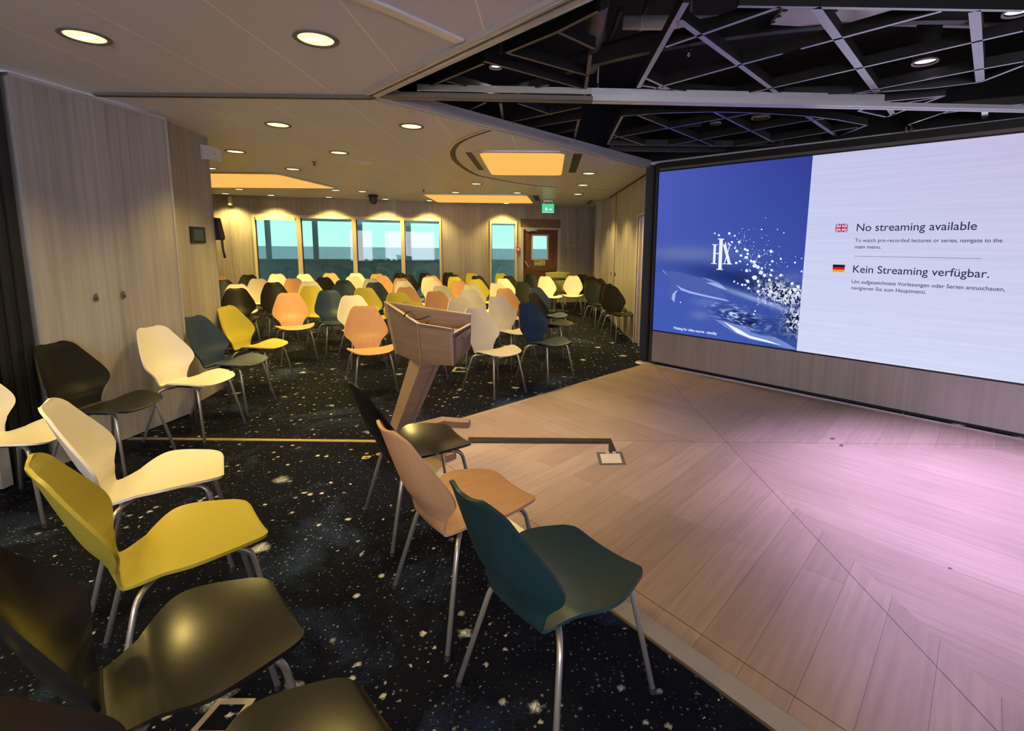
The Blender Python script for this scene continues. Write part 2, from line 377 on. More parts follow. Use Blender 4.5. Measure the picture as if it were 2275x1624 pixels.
# ---- door
g = MB(); bwbox(g,6.86,6.93,0,1.95,.02,-.1); bwbox(g,7.86,7.93,0,1.95,.02,-.1); bwbox(g,6.93,7.86,1.90,1.95,.02,-.1)
dr = struct(g.obj('door_1','alu'))
g = MB(); bwbox(g,6.86,7.93,1.95,2.17,-.02,-.1); g.obj('lintel_panel','door_casing',dr)
g = MB(); du0,du1,dz0,dz1 = 7.17,7.60,1.14,1.76
bwbox(g,6.93,du0,.01,1.90,-.03,-.08); bwbox(g,du1,7.86,.01,1.90,-.03,-.08); bwbox(g,du0,du1,.01,dz0,-.03,-.08); bwbox(g,du0,du1,dz1,1.90,-.03,-.08); g.obj('door_leaf','door_wood',dr)
g = MB(); bwbox(g,du0-.02,du0+.02,dz0-.02,dz1+.02,-.02,-.085); bwbox(g,du1-.02,du1+.02,dz0-.02,dz1+.02,-.02,-.085); bwbox(g,du0,du1,dz0-.02,dz0+.02,-.02,-.085); bwbox(g,du0,du1,dz1-.02,dz1+.02,-.02,-.085); g.obj('window_frame','alu',dr)
g = MB(); bwbox(g,du0,du1,dz0,dz1,-.05,-.056); g.obj('pane','glass',dr)
g = MB(); g.tube([bw(6.97,1.08,-.02),bw(6.99,1.06,.05),bw(7.04,.95,.09),bw(7.75,.95,.09),bw(7.80,1.06,.05),bw(7.82,1.08,-.02)],.016,10); g.obj('panic_bar','brass',dr)
g = MB(); bwbox(g,7.0,7.28,1.86,1.92,.06,.0); g.bar(bw(7.25,1.93,.08),bw(7.05,1.84,.03),.02,.012); g.obj('door_closer','alu',dr)
# ---- right wall, pilasters, opening with folded leaves
g = MB(); xr = lambda y: 1.47-(y-6.5)*.012
def rbox(g, y0, y1, z0, z1, dx0=0., dx1=.1): return g.prism([(xr(y0)+dx0,y0),(xr(y1)+dx0,y1),(xr(y1)+dx1,y1),(xr(y0)+dx1,y0)],z0,z1)
rbox(g,7.62,10.55,0,2.53); rbox(g,6.72,7.62,1.97,2.53); rbox(g,6.42,6.72,0,2.53)
rbox(g,10.55,11.5,0,2.53,-.04,.1); rbox(g,11.5,11.75,0,2.53,-.16,.1); rbox(g,11.75,13.6,0,2.53,-.03,.1)
struct(g.obj('wall_right','wall_wood'))
g = MB()
for y in (8.7,): rbox(g,y-.002,y+.002,.05,2.5,-.0015,0)
rbox(g,9.76,9.785,0,2.53,-.006,0)
struct(g.obj('trim_11','black'))
g = MB(); rbox(g,6.42,13.3,2.495,2.51,-.02,0); struct(g.obj('trim_12','black'))
g = MB(); rbox(g,7.62,7.66,0,1.97,-.012,.1); rbox(g,6.70,6.74,0,1.97,-.012,.1); rbox(g,6.72,7.64,1.95,1.98,-.012,.1)
dr = struct(g.obj('door_2','frame_cream'))
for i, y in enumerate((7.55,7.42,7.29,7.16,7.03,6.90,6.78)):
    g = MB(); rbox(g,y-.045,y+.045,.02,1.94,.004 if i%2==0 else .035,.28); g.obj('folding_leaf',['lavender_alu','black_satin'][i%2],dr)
g = MB()
for z in (1.72,1.55,1.38,1.2,.9,.5,.2): g.box((xr(7.0)-.01,6.98,z),(xr(7.0)+.03,7.05,z+.06))
g.obj('hinge','alu',dr)
for i,y in enumerate((9.68,9.88,9.6)):
    tag(MB().box((xr(y)-.055,y-.012,.92),(xr(y)-.038,y+.012,.99)).obj('recessed_pull','alu_dark'),'small dark recessed pull on the right-hand wooden wall, %s'%['at the black joint','beyond the black joint','nearest of the three to the stage'][i],'handle') if i==1 else tag(MB().box((xr(y)-.012,y-.012,.92),(xr(y),y+.012,.99)).obj('recessed_pull','alu_dark'),'small dark recessed pull on the right-hand wooden wall, %s'%['beside the black joint','beyond the black joint','nearest of the three to the stage'][i],'handle')
# black post at the screen's left end
g = MB(); g.prism([(1.40,6.27),(1.49,6.27),(1.49,6.42),(1.40,6.42)],0,ZC); struct(g.obj('wall_post','black'))
g = MB(); g.prism([(1.30,6.40),(1.50,6.40),(1.50,6.50),(1.32,6.50)],0,ZC); struct(g.obj('trim_13','black'))
tag(MB().lathe([(0,.009),(.085,.009),(.095,.004),(.098,0)],(1.33,6.30,0),28).obj('floor_socket','alu'),'round metal floor plate at the foot of the black post beside the screen','floor socket')
# ---- left folding wall: leaf with lift-off locks, thermostat wall
L0 = Vector((-3.2,3.12,0)); L1 = Vector((-3.055,4.18,0)); ld = (L1-L0).normalized(); ln = Vector((ld.y,-ld.x,0))
def lbox(g, a, b, z0, z1, o0, o1, q0=L0, dd=None, n_=None):
    dd = dd or ld; n_ = n_ or ln
    return g.prism([tuple(q0+dd*a+n_*o0)[:2],tuple(q0+dd*b+n_*o0)[:2],tuple(q0+dd*b+n_*o1)[:2],tuple(q0+dd*a+n_*o1)[:2]],z0,z1)
LEN = (L1-L0).length
g = MB(); lbox(g,0,LEN,.012,2.49,0,-.10); lf = struct(g.obj('wall_leaf','wall_wood'))
g = MB(); lbox(g,LEN-.012,LEN+.006,.012,2.49,.006,-.10); lbox(g,0,LEN,2.47,2.492,.004,-.10); g.obj('edge_profile','alu',lf)
K0 = Vector((-3.19,4.3,0)); K1 = Vector((-3.293,5.05,0)); kd = (K1-K0).normalized(); kn = Vector((kd.y,-kd.x,0))
g = MB(); lbox(g,-.2,(K1-K0).length,0,2.53,0,-.3,K0,kd,kn); struct(g.obj('wall_left','wall_wood'))
g = MB(); g.prism([(-3.303,5.045),(-3.6,5.045),(-7.6,5.6),(-7.6,5.5),(-3.6,4.88),(-3.31,4.88)],0,2.53); struct(g.obj('wall_niche','wall_wood'))
g = MB(); g.prism([(-7.5,5.5),(-7.6,5.5),(-8.9,10.6),(-8.8,10.6)],0,2.53); struct(g.obj('wall_far','wall_wood'))
g = MB()
q = Vector((-3.215,3.09,0)); q2 = Vector((-3.255,2.86,0))
for i in range(7):
    t0 = q2.lerp(q,i/7); t1 = q2.lerp(q,(i+.86)/7); off = .012 if i%2 else .0
    g.prism([(t0.x-.12,t0.y),(t1.x-.12,t1.y),(t1.x+off,t1.y),(t0.x+off,t0.y)],.01,2.50)
tag(g.obj('folding_seal','black'),'black pleated rubber seal running floor to ceiling beside the wooden wall leaf','seal')
xs = [(2.80,2.86,.02,'alu'),(2.70,2.79,.0,'wall_wood'),(2.62,2.68,.03,'alu'),(2.40,2.60,-.02,'wall_wood'),(-4.5,2.38,-.05,'wall_wood')]
for i,(y0,y1,o,m) in enumerate(xs):
    g = MB(); g.box((-3.40,y0,.012),(-3.245+o,y1,2.505)); struct(g.obj('wall_side' if m!='alu' else 'trim_%d'%(14+i),m))
g = MB(); g.box((-3.38,2.38,0),(-3.30,3.12,2.51)); struct(g.obj('trim_20','black'))
# rear of the room behind the camera: wooden piers with open daylight between them
g = MB()
for x0,x1 in ((-3.4,-2.6),(-.2,.5),(3.4,5.2)): g.box((x0,-4.6,0),(x1,-4.5,2.51))
g.box((-3.4,-4.6,0),(5.2,-4.5,.55)); g.box((-3.4,-4.6,2.2),(5.2,-4.5,2.51)); struct(g.obj('wall_rear','wall_wood'))
g = MB(); g.box((5.1,-4.6,0),(5.2,3.4,2.55)); g.prism([(4.2,3.6),(5.2,3.3),(5.2,3.4),(4.25,3.75)],0,2.55); struct(g.obj('wall_east','wall_wood'))
# ---- outside: covered deck, outer bulkhead with windows, sea
g = MB(); bwbox(g,-4,12,-.3,0,-.1,-2.3); struct(g.obj('floor_deck','out_grey'))
g = MB(); bwbox(g,-4,12,2.35,2.5,-.1,-.9); struct(g.obj('ceiling_deck','out_white'))
ob = -2.0
zs = bpx(700,578,ob)[1]; zt = bpx(700,491,ob)[1]
g = MB(); bwbox(g,-4,12,0,zs,ob,ob-.08); bwbox(g,-4,12,zt,2.4,ob,ob-.08)
for x in (595,700,799,906.5):
    u = bpx(x,540,ob)[0]; bwbox(g,u-.055,u+.055,zs,zt,ob,ob-.1)
struct(g.obj('wall_outer','out_grey'))
g = MB(); bwbox(g,-4,12,zs,zs+.035,ob+.03,ob)
for x in (595,700,799,906.5):
    u = bpx(x,540,ob)[0]; bwbox(g,u+.055,u+.085,zs,zt,ob+.02,ob)
struct(g.obj('trim_21','out_white'))
g = MB(); g.quad([(-1500,20,-9),(1500,20,-9),(1500,1400,-9),(-1500,1400,-9)]); struct(g.obj('ground_sea','sea'))
# ================================================================ the big screen
SA = Vector((1.42,6.2,0)); SE = (Vector((3.87,3.78,0))-SA).normalized(); SN = Vector((SE.y,-SE.x,0)); SL = 3.82
SRZ = math.atan2(SE.y,SE.x)
def sc(x, y):
    p = PV(x,y,SN,SA)-SA; return p.dot(SE), p.z
def scw(u, z, off=0.): return SA+SE*u+SN*off+Vector((0,0,z))
g = MB()
def sbox(g, u0, u1, z0, z1, o0, o1): return g.prism([tuple(scw(u0,0,o0))[:2],tuple(scw(u1,0,o0))[:2],tuple(scw(u1,0,o1))[:2],tuple(scw(u0,0,o1))[:2]],z0,z1)
sbox(g,0,SL,.05,.44,0,-.06); struct(g.obj('wall_screen_base','base_wood'))
g = MB(); sbox(g,0,SL,0,.06,-.10,-.14); sbox(g,-.03,SL,.44,2.51,-.05,-.12); sbox(g,-.03,SL,2.40,2.51,-.02,-.06); struct(g.obj('wall_screen','black'))
g = MB(); sbox(g,0,SL,2.415,2.44,.0,-.03); struct(g.obj('trim_22','alu_dark'))
def pic_mat():
    m = bpy.data.materials.new('dolphin_picture'); m.use_nodes = True; t = m.node_tree; t.nodes.clear(); N = t.nodes.new; L = t.links.new
    g = N('ShaderNodeTexCoord'); s = N('ShaderNodeSeparateXYZ'); L(g.outputs['Object'], s.inputs[0]); U, Z = s.outputs['X'], s.outputs['Z']
    def gs(px, py, ru, rz, rot=0.):
        cu, cz = sc(px,py); a = math_(t,'SUBTRACT',U,cu); b = math_(t,'SUBTRACT',Z,cz); c, d = math.cos(rot), math.sin(rot)
        x = math_(t,'ADD', math_(t,'MULTIPLY',a,c/ru), math_(t,'MULTIPLY',b,d/ru)); y = math_(t,'SUBTRACT', math_(t,'MULTIPLY',b,c/rz), math_(t,'MULTIPLY',a,d/rz))
        r2 = math_(t,'ADD', math_(t,'MULTIPLY',x,x), math_(t,'MULTIPLY',y,y)); return math_(t,'POWER', 2.718, math_(t,'MULTIPLY',r2,-1.))
    r = N('ShaderNodeMapRange'); r.inputs[1].default_value = 0; r.inputs[2].default_value = 1.7; L(U, r.inputs[0])
    top = mixc(t, r.outputs[0], (.075,.105,.48), (.034,.050,.30))
    rz = N('ShaderNodeMapRange'); rz.inputs[1].default_value = 2.4; rz.inputs[2].default_value = .45; L(Z, rz.inputs[0])
    col = mixc(t, rz.outputs[0], top, (.055,.105,.45))
    col = mixc(t, math_(t,'MULTIPLY', gs(1525,565,.55,.09), .55), col, (.19,.24,.42))
    col = mixc(t, math_(t,'MULTIPLY', gs(1655,622,.8,.13,-.12), .92), col, (.010,.022,.13))
    col = mixc(t, math_(t,'MULTIPLY', gs(1735,735,.35,.16,-.3), .6), col, (.012,.03,.15))
    col = mixc(t, math_(t,'MULTIPLY', gs(1700,672,.55,.025,-.25), .75), col, (.35,.45,.78))
    col = mixc(t, math_(t,'MULTIPLY', gs(1570,672,.16,.05), .4), col, (.2,.27,.62))
    col = mixc(t, math_(t,'MULTIPLY', gs(1555,700,.12,.05), .3), col, (.25,.34,.62))
    mp = N('ShaderNodeMapping'); mp.inputs['Rotation'].default_value = (0,.35,0); mp.inputs['Scale'].default_value = (7,1,22); L(g.outputs['Object'], mp.inputs[0])
    nz = N('ShaderNodeTexNoise'); nz.inputs['Scale'].default_value = 1; nz.inputs['Detail'].default_value = 5; nz.inputs['Distortion'].default_value = 1.6; L(mp.outputs[0], nz.inputs[0])
    wv = N('ShaderNodeValToRGB'); cr = wv.color_ramp; cr.elements[0].position = .40; cr.elements[0].color = (.01,.018,.09,1); cr.elements[1].position = .66; cr.elements[1].color = (.62,.74,1.,1); e = cr.elements.new(.54); e.color = (.06,.10,.36,1); L(nz.outputs['Fac'], wv.inputs[0])
    m1 = gs(1640,705,.26,.085,-.22); col = mixc(t, math_(t,'MINIMUM', math_(t,'MULTIPLY', m1, 1.5), 1.), col, wv.outputs[0])
    n2 = N('ShaderNodeTexNoise'); n2.inputs['Scale'].default_value = 26; n2.inputs['Detail'].default_value = 6; n2.inputs['Distortion'].default_value = 1.; L(g.outputs['Object'], n2.inputs[0])
    w2 = N('ShaderNodeValToRGB'); cr = w2.color_ramp; cr.elements[0].position = .46; cr.elements[0].color = (.008,.012,.06,1); cr.elements[1].position = .60; cr.elements[1].color = (.72,.82,1.,1); L(n2.outputs['Fac'], w2.inputs[0])
    m2 = math_(t,'ADD', gs(1738,652,.20,.10,-.2), math_(t,'MULTIPLY', gs(1768,712,.10,.12), 1.)); col = mixc(t, math_(t,'MINIMUM', math_(t,'MULTIPLY', m2, 1.4), 1.), col, w2.outputs[0])
    rg = N('ShaderNodeTexWave'); rg.wave_type = 'RINGS'; rg.rings_direction = 'Y'; rg.inputs['Scale'].default_value = 14; rg.inputs['Distortion'].default_value = 1.5
    mq = N('ShaderNodeMapping'); cu, cz = sc(1745,650); mq.inputs['Location'].default_value = (-cu,0,-cz*1.6); mq.inputs['Scale'].default_value = (1,1,1.6); L(g.outputs['Object'], mq.inputs[0]); L(mq.outputs[0], rg.inputs[0])
    m3 = math_(t,'MULTIPLY', gs(1762,618,.13,.06), math_(t,'POWER', rg.outputs['Fac'], 6.)); col = mixc(t, math_(t,'MINIMUM',m3,.6), col, (.3,.42,.85))
    em = N('ShaderNodeEmission'); em.inputs[1].default_value = SCREEN; L(col, em.inputs[0]); o = N('ShaderNodeOutputMaterial'); L(em.outputs[0], o.inputs[0]); MATS['dolphin_picture'] = m
pic_mat()
def msg_mat():
    m = bpy.data.materials.new('message_white'); m.use_nodes = True; t = m.node_tree; t.nodes.clear(); N = t.nodes.new; L = t.links.new
    g = N('ShaderNodeTexCoord'); s = N('ShaderNodeSeparateXYZ'); L(g.outputs['Object'], s.inputs[0])
    r = N('ShaderNodeMapRange'); r.inputs[1].default_value = 2.4; r.inputs[2].default_value = .45; L(s.outputs['Z'], r.inputs[0])
    r2 = N('ShaderNodeMapRange'); r2.inputs[1].default_value = 1.7; r2.inputs[2].default_value = 3.6; L(s.outputs['X'], r2.inputs[0])
    a = mixc(t, r2.outputs[0], (.55,.57,.83), (.56,.50,.74)); col = mixc(t, r.outputs[0], a, (.66,.70,.92))
    mp = N('ShaderNodeMapping'); mp.inputs['Scale'].default_value = (.8,1,40); L(g.outputs['Object'], mp.inputs[0]); nz = N('ShaderNodeTexNoise'); nz.inputs['Scale'].default_value = 1.; L(mp.outputs[0], nz.inputs[0])
    q = N('ShaderNodeMapRange'); q.inputs[1].default_value = .3; q.inputs[2].default_value = .7; q.inputs[3].default_value = .96; q.inputs[4].default_value = 1.04; L(nz.outputs['Fac'], q.inputs[0])
    em = N('ShaderNodeEmission'); L(math_(t,'MULTIPLY', q.outputs[0], SCREEN), em.inputs[1]); L(col, em.inputs[0]); o = N('ShaderNodeOutputMaterial'); L(em.outputs[0], o.inputs[0]); MATS['message_white'] = m
msg_mat()
emis('ink', (.035,.035,.075), 1.); emis('pic_white', (.80,.86,1.), 1.05*SCREEN); emis('pic_pale', (.34,.46,.86), SCREEN); emis('pic_body', (.078,.115,.40), SCREEN); emis('pic_body2', (.17,.25,.60), SCREEN)
emis('flag_red', (.60,.01,.05), 1.); emis('flag_blue', (.03,.03,.25), 1.); emis('flag_black', (.01,.01,.015), 1.); emis('flag_gold', (.85,.38,.02), 1.); emis('flag_white', (.75,.75,.95), 1.)
scr = thing('led_screen','huge wall screen over the parquet stage, blue dolphin picture beside a white message','screen',SA,SRZ)
def lbx(g, u0, u1, z0, z1, o0, o1): return g.box((u0,o0,z0),(u1,o1,z1))
UM = sc(1788,560)[0]
lbx(MB(),.0,UM,.455,2.395,-.0,.05).obj('picture','dolphin_picture',scr)
lbx(MB(),UM,SL,.455,2.395,-.0,.05).obj('message_panel','message_white',scr)
lbx(MB(),-.02,SL,.44,.455,-.004,.06).obj('bezel','black',scr)
def spoly(g, pts, k, ox, oy, off=.0015):
    q = [sc(ox+a/k,oy+b/k) for a,b in pts]; g.slab([(u,-.0005,z) for u,z in q],(0,-off,0)); return g
K8 = (5.075,1450.,480.)
g = MB(); spoly(g,[(105,610),(150,622),(240,622),(330,640),(470,680),(560,700),(640,745),(720,800),(790,860),(840,925),(780,930),(700,915),(560,885),(420,850),(330,815),(280,790),(250,760),(290,825),(270,860),(245,900),(240,970),(205,950),(165,900),(160,850),(180,810),(205,775),(185,710),(150,650)],*K8); dol = g.obj('dolphin','pic_body',scr)
g = MB(); spoly(g,[(265,775),(330,812),(420,846),(560,882),(700,912),(830,942),(870,965),(700,932),(560,902),(420,870),(320,835)],*K8,.003); spoly(g,[(292,832),(262,868),(245,972),(215,935),(225,880),(255,848)],*K8,.003); spoly(g,[(600,748),(700,752),(790,788),(840,832),(760,812),(680,782)],*K8,.003); g.obj('pale_markings','pic_pale',dol)
g = MB(); spoly(g,[(105,608),(125,612),(150,640),(165,668),(150,660),(120,630)],*K8,.003); g.obj('snout_tip','pic_body2',dol); g = MB(); spoly(g,[(550,690),(650,712),(740,745),(800,790),(730,765),(640,735)],*K8,.003); g.obj('back_fin','pic_body2',dol)
g = MB(); spoly(g,[(700,1165),(800,1180),(900,1210),(1010,1240),(1110,1310),(1250,1350),(1370,1360),(1500,1425),(1630,1505),(1500,1490),(1300,1430),(1100,1390),(950,1330),(800,1240)],*K8); d2 = g.obj('dolphin','pic_body2',scr)
g = MB(); spoly(g,[(800,1190),(960,1270),(1100,1350),(1290,1400),(1450,1455),(1300,1425),(1100,1378),(950,1315)],*K8,.003); g.obj('pale_markings','pic_white',d2)
g = MB()
for p in ([(690,325),(715,325),(705,535),(680,535)],[(672,318),(735,320),(735,328),(672,326)],[(660,530),(725,532),(725,541),(660,539)],[(705,416),(760,418),(760,428),(705,426)],
          [(755,262),(792,262),(777,600),(740,600)],[(738,253),(808,256),(806,266),(737,264)],[(722,595),(793,598),(792,607),(720,605)],
          [(795,325),(828,325),(882,540),(850,540)],[(868,325),(876,325),(812,540),(803,540)],[(788,318),(835,320),(835,329),(788,327)],[(850,318),(890,320),(890,329),(850,327)],[(788,533),(830,535),(830,543),(788,541)],[(838,533),(896,536),(896,546),(838,544)],
          [(815,298),(830,298),(830,312),(815,312)],[(850,300),(865,300),(865,314),(850,314)]): spoly(g,p,*K8,.003)
g.obj('monogram','pic_white',scr)
rnd = random.Random(4)
g = MB()
def drop(x, y, r):
    n = 7; spoly(g,[(x+r*math.cos(6.283*i/n)*rnd.uniform(.75,1.2),y+r*math.sin(6.283*i/n)*rnd.uniform(.75,1.2)) for i in range(n)],*K8)
for x,y,r in [(703,194,11),(748,216,13),(866,196,15),(925,222,13),(975,293,15),(990,272,6),(895,292,14),(928,360,13),(950,395,18),(1040,375,16),(1068,388,15),(1072,425,14),(1055,465,20),(997,445,16),(942,528,16),(985,512,14),(1068,545,10),(1200,455,16),(1228,150,9),(1408,152,7),(1480,190,8),(1336,398,18),(1265,423,7),(1258,385,8),(1445,482,13),(1348,512,15),(1323,548,10),(1110,508,17),(1145,520,19),(1150,560,24),(1190,575,20),(1232,590,15),(1220,640,24),(1262,668,20),(1062,615,20),(1100,617,10),(1340,610,14),(1605,525,13),(1680,478,8),(1428,344,5),(1085,152,5),(1275,20,5),(1330,665,16),(1318,722,18),(1150,695,30),(1190,735,18),(1072,735,22),(1045,775,12),(1082,812,14),(920,738,12),(960,760,9),(1010,775,16),(1445,668,20),(1395,700,12),(1200,780,16),(1190,850,18),(1520,570,6),(1680,625,12),(1610,460,5),(1155,1070,10),(1140,1105,10),(315,973,8),(1575,760,20),(1640,800,20),(1600,830,24),(1550,860,20),(1640,870,18),(1500,900,12),(1390,850,7),(1330,890,9)]: drop(x,y,r)
for i in range(150):
    t = rnd.random(); x = 1000+t*420+rnd.gauss(0,90); y = 250+t*520+rnd.gauss(0,90)
    if x < 1690: drop(x,y,rnd.choice((2.5,3,4,5)))
for i in range(120): drop(rnd.uniform(1180,1670),rnd.uniform(820,1000),rnd.choice((4,5,6,8)))
o = g.obj('splash','pic_white',scr); o['kind'] = 'stuff'
def text(s_, p0, p1, name, m, parent, hmul=1., bold=False, place=sc, off=.003):
    cu = bpy.data.curves.new('t','FONT'); cu.body = s_; cu.extrude = .0; cu.size = 1
    cu.offset = .018 if bold else .006
    ob_ = bpy.data.objects.new('t',cu); C.objects.link(ob_)
    dg = bpy.context.evaluated_depsgraph_get(); dg.update()
    me = bpy.data.meshes.new_from_object(ob_.evaluated_get(dg)); bpy.data.objects.remove(ob_)
    xs_ = [v.co.x for v in me.vertices]; x0, x1 = min(xs_), max(xs_)
    (u0,z0),(u1,z1) = place(*p0), place(*p1); k = (u1-u0)/(x1-x0)
    for v in me.vertices:
        t = (v.co.x-x0)/(x1-x0); v.co = Vector((u0+(v.co.x-x0)*k, -off, z0+(z1-z0)*0+v.co.y*k*hmul))
    me.materials.append(MATS[m]); o = bpy.data.objects.new(name,me); C.objects.link(o); o.parent = parent; return o
text('No streaming available',(1903,513.4),(2170,509.5),'heading','ink',scr,1.05)
text('To watch pre-recorded lectures or series, navigate to the',(1899.5,537.5),(2227,537),'text_line','ink',scr,1.05)
text('main menu.',(1898.6,552),(1957,552.5),'text_line','ink',scr,1.05)
text('Kein Streaming verfügbar.',(1894.8,605.2),(2197.4,616.9),'heading','ink',scr,1.05)
text('Um aufgezeichnete Vorlesungen oder Serien anzuschauen,',(1892.2,629),(2233,643.6),'text_line','ink',scr,1.05)
text('navigieren Sie zum Hauptmenü.',(1891.3,642.7),(2057.3,651.4),'text_line','ink',scr,1.05)
text('Waiting for video source - standby',(1496.3,730.5),(1593,743),'caption','pic_white',scr,1.1,True)
g = MB(); (u0,z0),(u1,z1) = sc(1898.6,569),sc(2180,574.6); g.box((u0,-.003,z0-.0015),(u1,0,z0+.0015)); g.obj('divider_line','ink',scr)
def flag(x0,y0,x1,y1,kind):
    (a,t_),(b,c_) = sc(x0,y0),sc(x1,y1); h = t_-c_; wd = b-a
    if kind == 'uk':
        o = MB().box((a,-.002,c_),(b,0,t_)).obj('flag','flag_blue',scr); g = MB(); r = MB()
        for s_ in (1,-1):
            p,q = (Vector((a,-.003,c_ if s_>0 else t_)),Vector((b,-.003,t_ if s_>0 else c_))); g.bar(p,q,.0006,h*.24,(0,0,1)); r.bar(p+Vector((0,-.0006,0)),q+Vector((0,-.0006,0)),.0006,h*.09)
        g.box((a,-.0045,c_+h*.34),(b,-.0035,c_+h*.66)); g.box((a+wd*.40,-.0045,c_),(a+wd*.60,-.0035,t_))
        r.box((a,-.0055,c_+h*.41),(b,-.0045,c_+h*.59)); r.box((a+wd*.44,-.0055,c_),(a+wd*.56,-.0045,t_))
        g.obj('white_cross','flag_white',o); r.obj('red_cross','flag_red',o)
    else:
        o = MB().box((a,-.002,c_+h*.67),(b,0,t_)).obj('flag','flag_black',scr); MB().box((a,-.002,c_+h*.33),(b,0,c_+h*.67)).obj('red_band','flag_red',o); MB().box((a,-.002,c_),(b,0,c_+h*.33)).obj('gold_band','flag_gold',o)
flag(1856.8,497.5,1882.7,515.6,'uk'); flag(1850.8,587.6,1875.8,605,'de')
# ================================================================ chairs
SH = dict(Lf=.24,zf=.419,zs=.429,yb=-.171,zb=.392,yw=-.206,ytop=-.355,ztop=.842,wf=.16,ws=.235,ts=.47,ww=.122,wb=.224,tb=.44,wt=.112,us=.034,ub=.085,xf=.209,yf=.25,xr=.24,yr=-.236)
def stations(n):
    p = SH; ym = p['yb']+(p['Lf']-p['yb'])*p['ts']; zmb = p['zb']+(p['ztop']-p['zb'])*p['tb']; ymb = p['yw']+(p['ytop']-p['yw'])*p['tb']
    u_, f_ = p['us'], p['ub']
    st = [(p['Lf'],p['zf'],p['wf'],u_,0),(p['Lf']-.03,p['zf']+.006,p['wf']+.02,u_,0),
          (ym,p['zs'],p['ws'],u_,0),(p['yb']+.08,p['zb']+.026,p['ww']+.035,u_*.7,0),(p['yb'],p['zb'],p['ww'],u_*.2,f_*.1),(p['yw']+.01,p['zb']+.045,p['ww']+.01,0,f_*.45),
          (p['yw']-.01,p['zb']+.10,p['ww']+.035,0,f_*.8),(ymb,zmb,p['wb'],0,f_),(p['ytop']+.012,p['ztop']-.03,p['wt']+.02,0,f_),(p['ytop'],p['ztop'],p['wt'],0,f_)]
    Q = [st[0]]+st+[st[-1]]; out = []
    for i in range(1,len(Q)-2):
        m = max(1,round(n*(2.2 if i in (2,7,3,8) else 1)))
        for j in range(m):
            t = j/m; out.append([.5*((2*Q[i][k])+(-Q[i-1][k]+Q[i+1][k])*t+(2*Q[i-1][k]-5*Q[i][k]+4*Q[i+1][k]-Q[i+2][k])*t*t+(-Q[i-1][k]+3*Q[i][k]-3*Q[i+1][k]+Q[i+2][k])*t**3) for k in range(5)])
        if i == 4: split = len(out)
    out.append(list(Q[-2]))
    for _ in range(n*2):
        for k in (1,3,4):
            c = [o_[k] for o_ in out]
            for i in range(1,len(out)-1): out[i][k] = .5*c[i]+.25*(c[i-1]+c[i+1])
    for _ in range(n):
        c = [o_[2] for o_ in out]
        for i in range(2,len(out)-2): out[i][2] = .5*c[i]+.25*(c[i-1]+c[i+1])
    return out, split
def shell_meshes(n, nx, th=.011):
    st, split = stations(n)
    # rounded corners: extra stations close to both ends
    def dist(a, b): return math.hypot(a[0]-b[0],a[1]-b[1])
    def refine(st, r=.045):
        res = []; acc = 0; seq = [st[0]]
        cuts = [0,.002,.007,.015,.027,.045]
        L_ = [0]
        for i in range(1,len(st)): L_.append(L_[-1]+dist(st[i],st[i-1]))
        def at(s_):
            for i in range(1,len(st)):
                if L_[i] >= s_: t = (s_-L_[i-1])/max(1e-9,L_[i]-L_[i-1]); return [st[i-1][k]*(1-t)+st[i][k]*t for k in range(5)]
            return list(st[-1])
        for c_ in cuts:
            q = at(c_); q[2] = q[2]-r+math.sqrt(max(0,r*r-(r-min(c_,r))**2)); res.append(q)
        return res+[list(s_) for s_,l in zip(st,L_) if l > .05]
    k0 = len(st); a = refine(st[:split+1]); b = refine(st[split:][::-1])[::-1]
    def build(part, other_first=None, other_last=None):
        rows = []
        for s_ in part: rows.append([Vector((s_[2]*q, s_[0]+s_[4]*(s_[2]*q/.224)**2, s_[1]+s_[3]*(s_[2]*q/.235)**2)) for q in [(-1+2*j/nx) for j in range(nx+1)]])
        return rows
    ra, rb = build(a), build(b)
    for i, r_ in enumerate(rb[-6:]):
        f = [0,.1,.3,.6,.85,1][i]
        for j, v in enumerate(r_): v.z -= .010*f*(1-(-1+2*j/nx)**2)
    full = ra+rb[1:]; nr = len(full)
    nrm = []
    for i in range(nr):
        row = []
        for j in range(nx+1):
            du = full[min(i+1,nr-1)][j]-full[max(i-1,0)][j]; dv = full[i][min(j+1,nx)]-full[i][max(j-1,0)]
            nn_ = dv.cross(du); nn_ = nn_.normalized() if nn_.length > 1e-9 else Vector((0,0,1)); row.append(-nn_ if False else nn_)
        nrm.append(row)
    # orient normals up on the seat
    sgn = 1 if nrm[8][nx//2].z > 0 else -1
    def mesh(name, i0, i1):
        v = []; f = []; m = nx+1
        for side in (1,-1):
            for i in range(i0,i1+1):
                for j in range(m): v.append(tuple(full[i][j]+nrm[i][j]*sgn*side*th/2))
        R_ = i1-i0+1; off = R_*m
        for i in range(R_-1):
            for j in range(nx):
                q = (i*m+j,i*m+j+1,(i+1)*m+j+1,(i+1)*m+j)
                f.append(q if sgn > 0 else q[::-1]); q2 = tuple(off+k for k in q); f.append(q2[::-1] if sgn > 0 else q2)
            for j,fl in ((0,1),(nx,0)):
                q = (i*m+j,(i+1)*m+j,off+(i+1)*m+j,off+i*m+j); q = q if fl else q[::-1]; f.append(q if sgn > 0 else q[::-1])
        i = 0 if name == 'seat' else R_-1
        for j in range(nx):
            q = (i*m+j,i*m+j+1,off+i*m+j+1,off+i*m+j); q = q[::-1] if name == 'seat' else q; f.append(q if sgn > 0 else q[::-1])
        me = bpy.data.meshes.new(name); me.from_pydata(v,[],f); me.update(); me.validate()
        me.shade_smooth(); me.set_sharp_from_angle(angle=math.radians(50))
        return me
    cut = len(ra)-1
    return mesh('seat',0,cut), mesh('backrest',cut,nr-1)
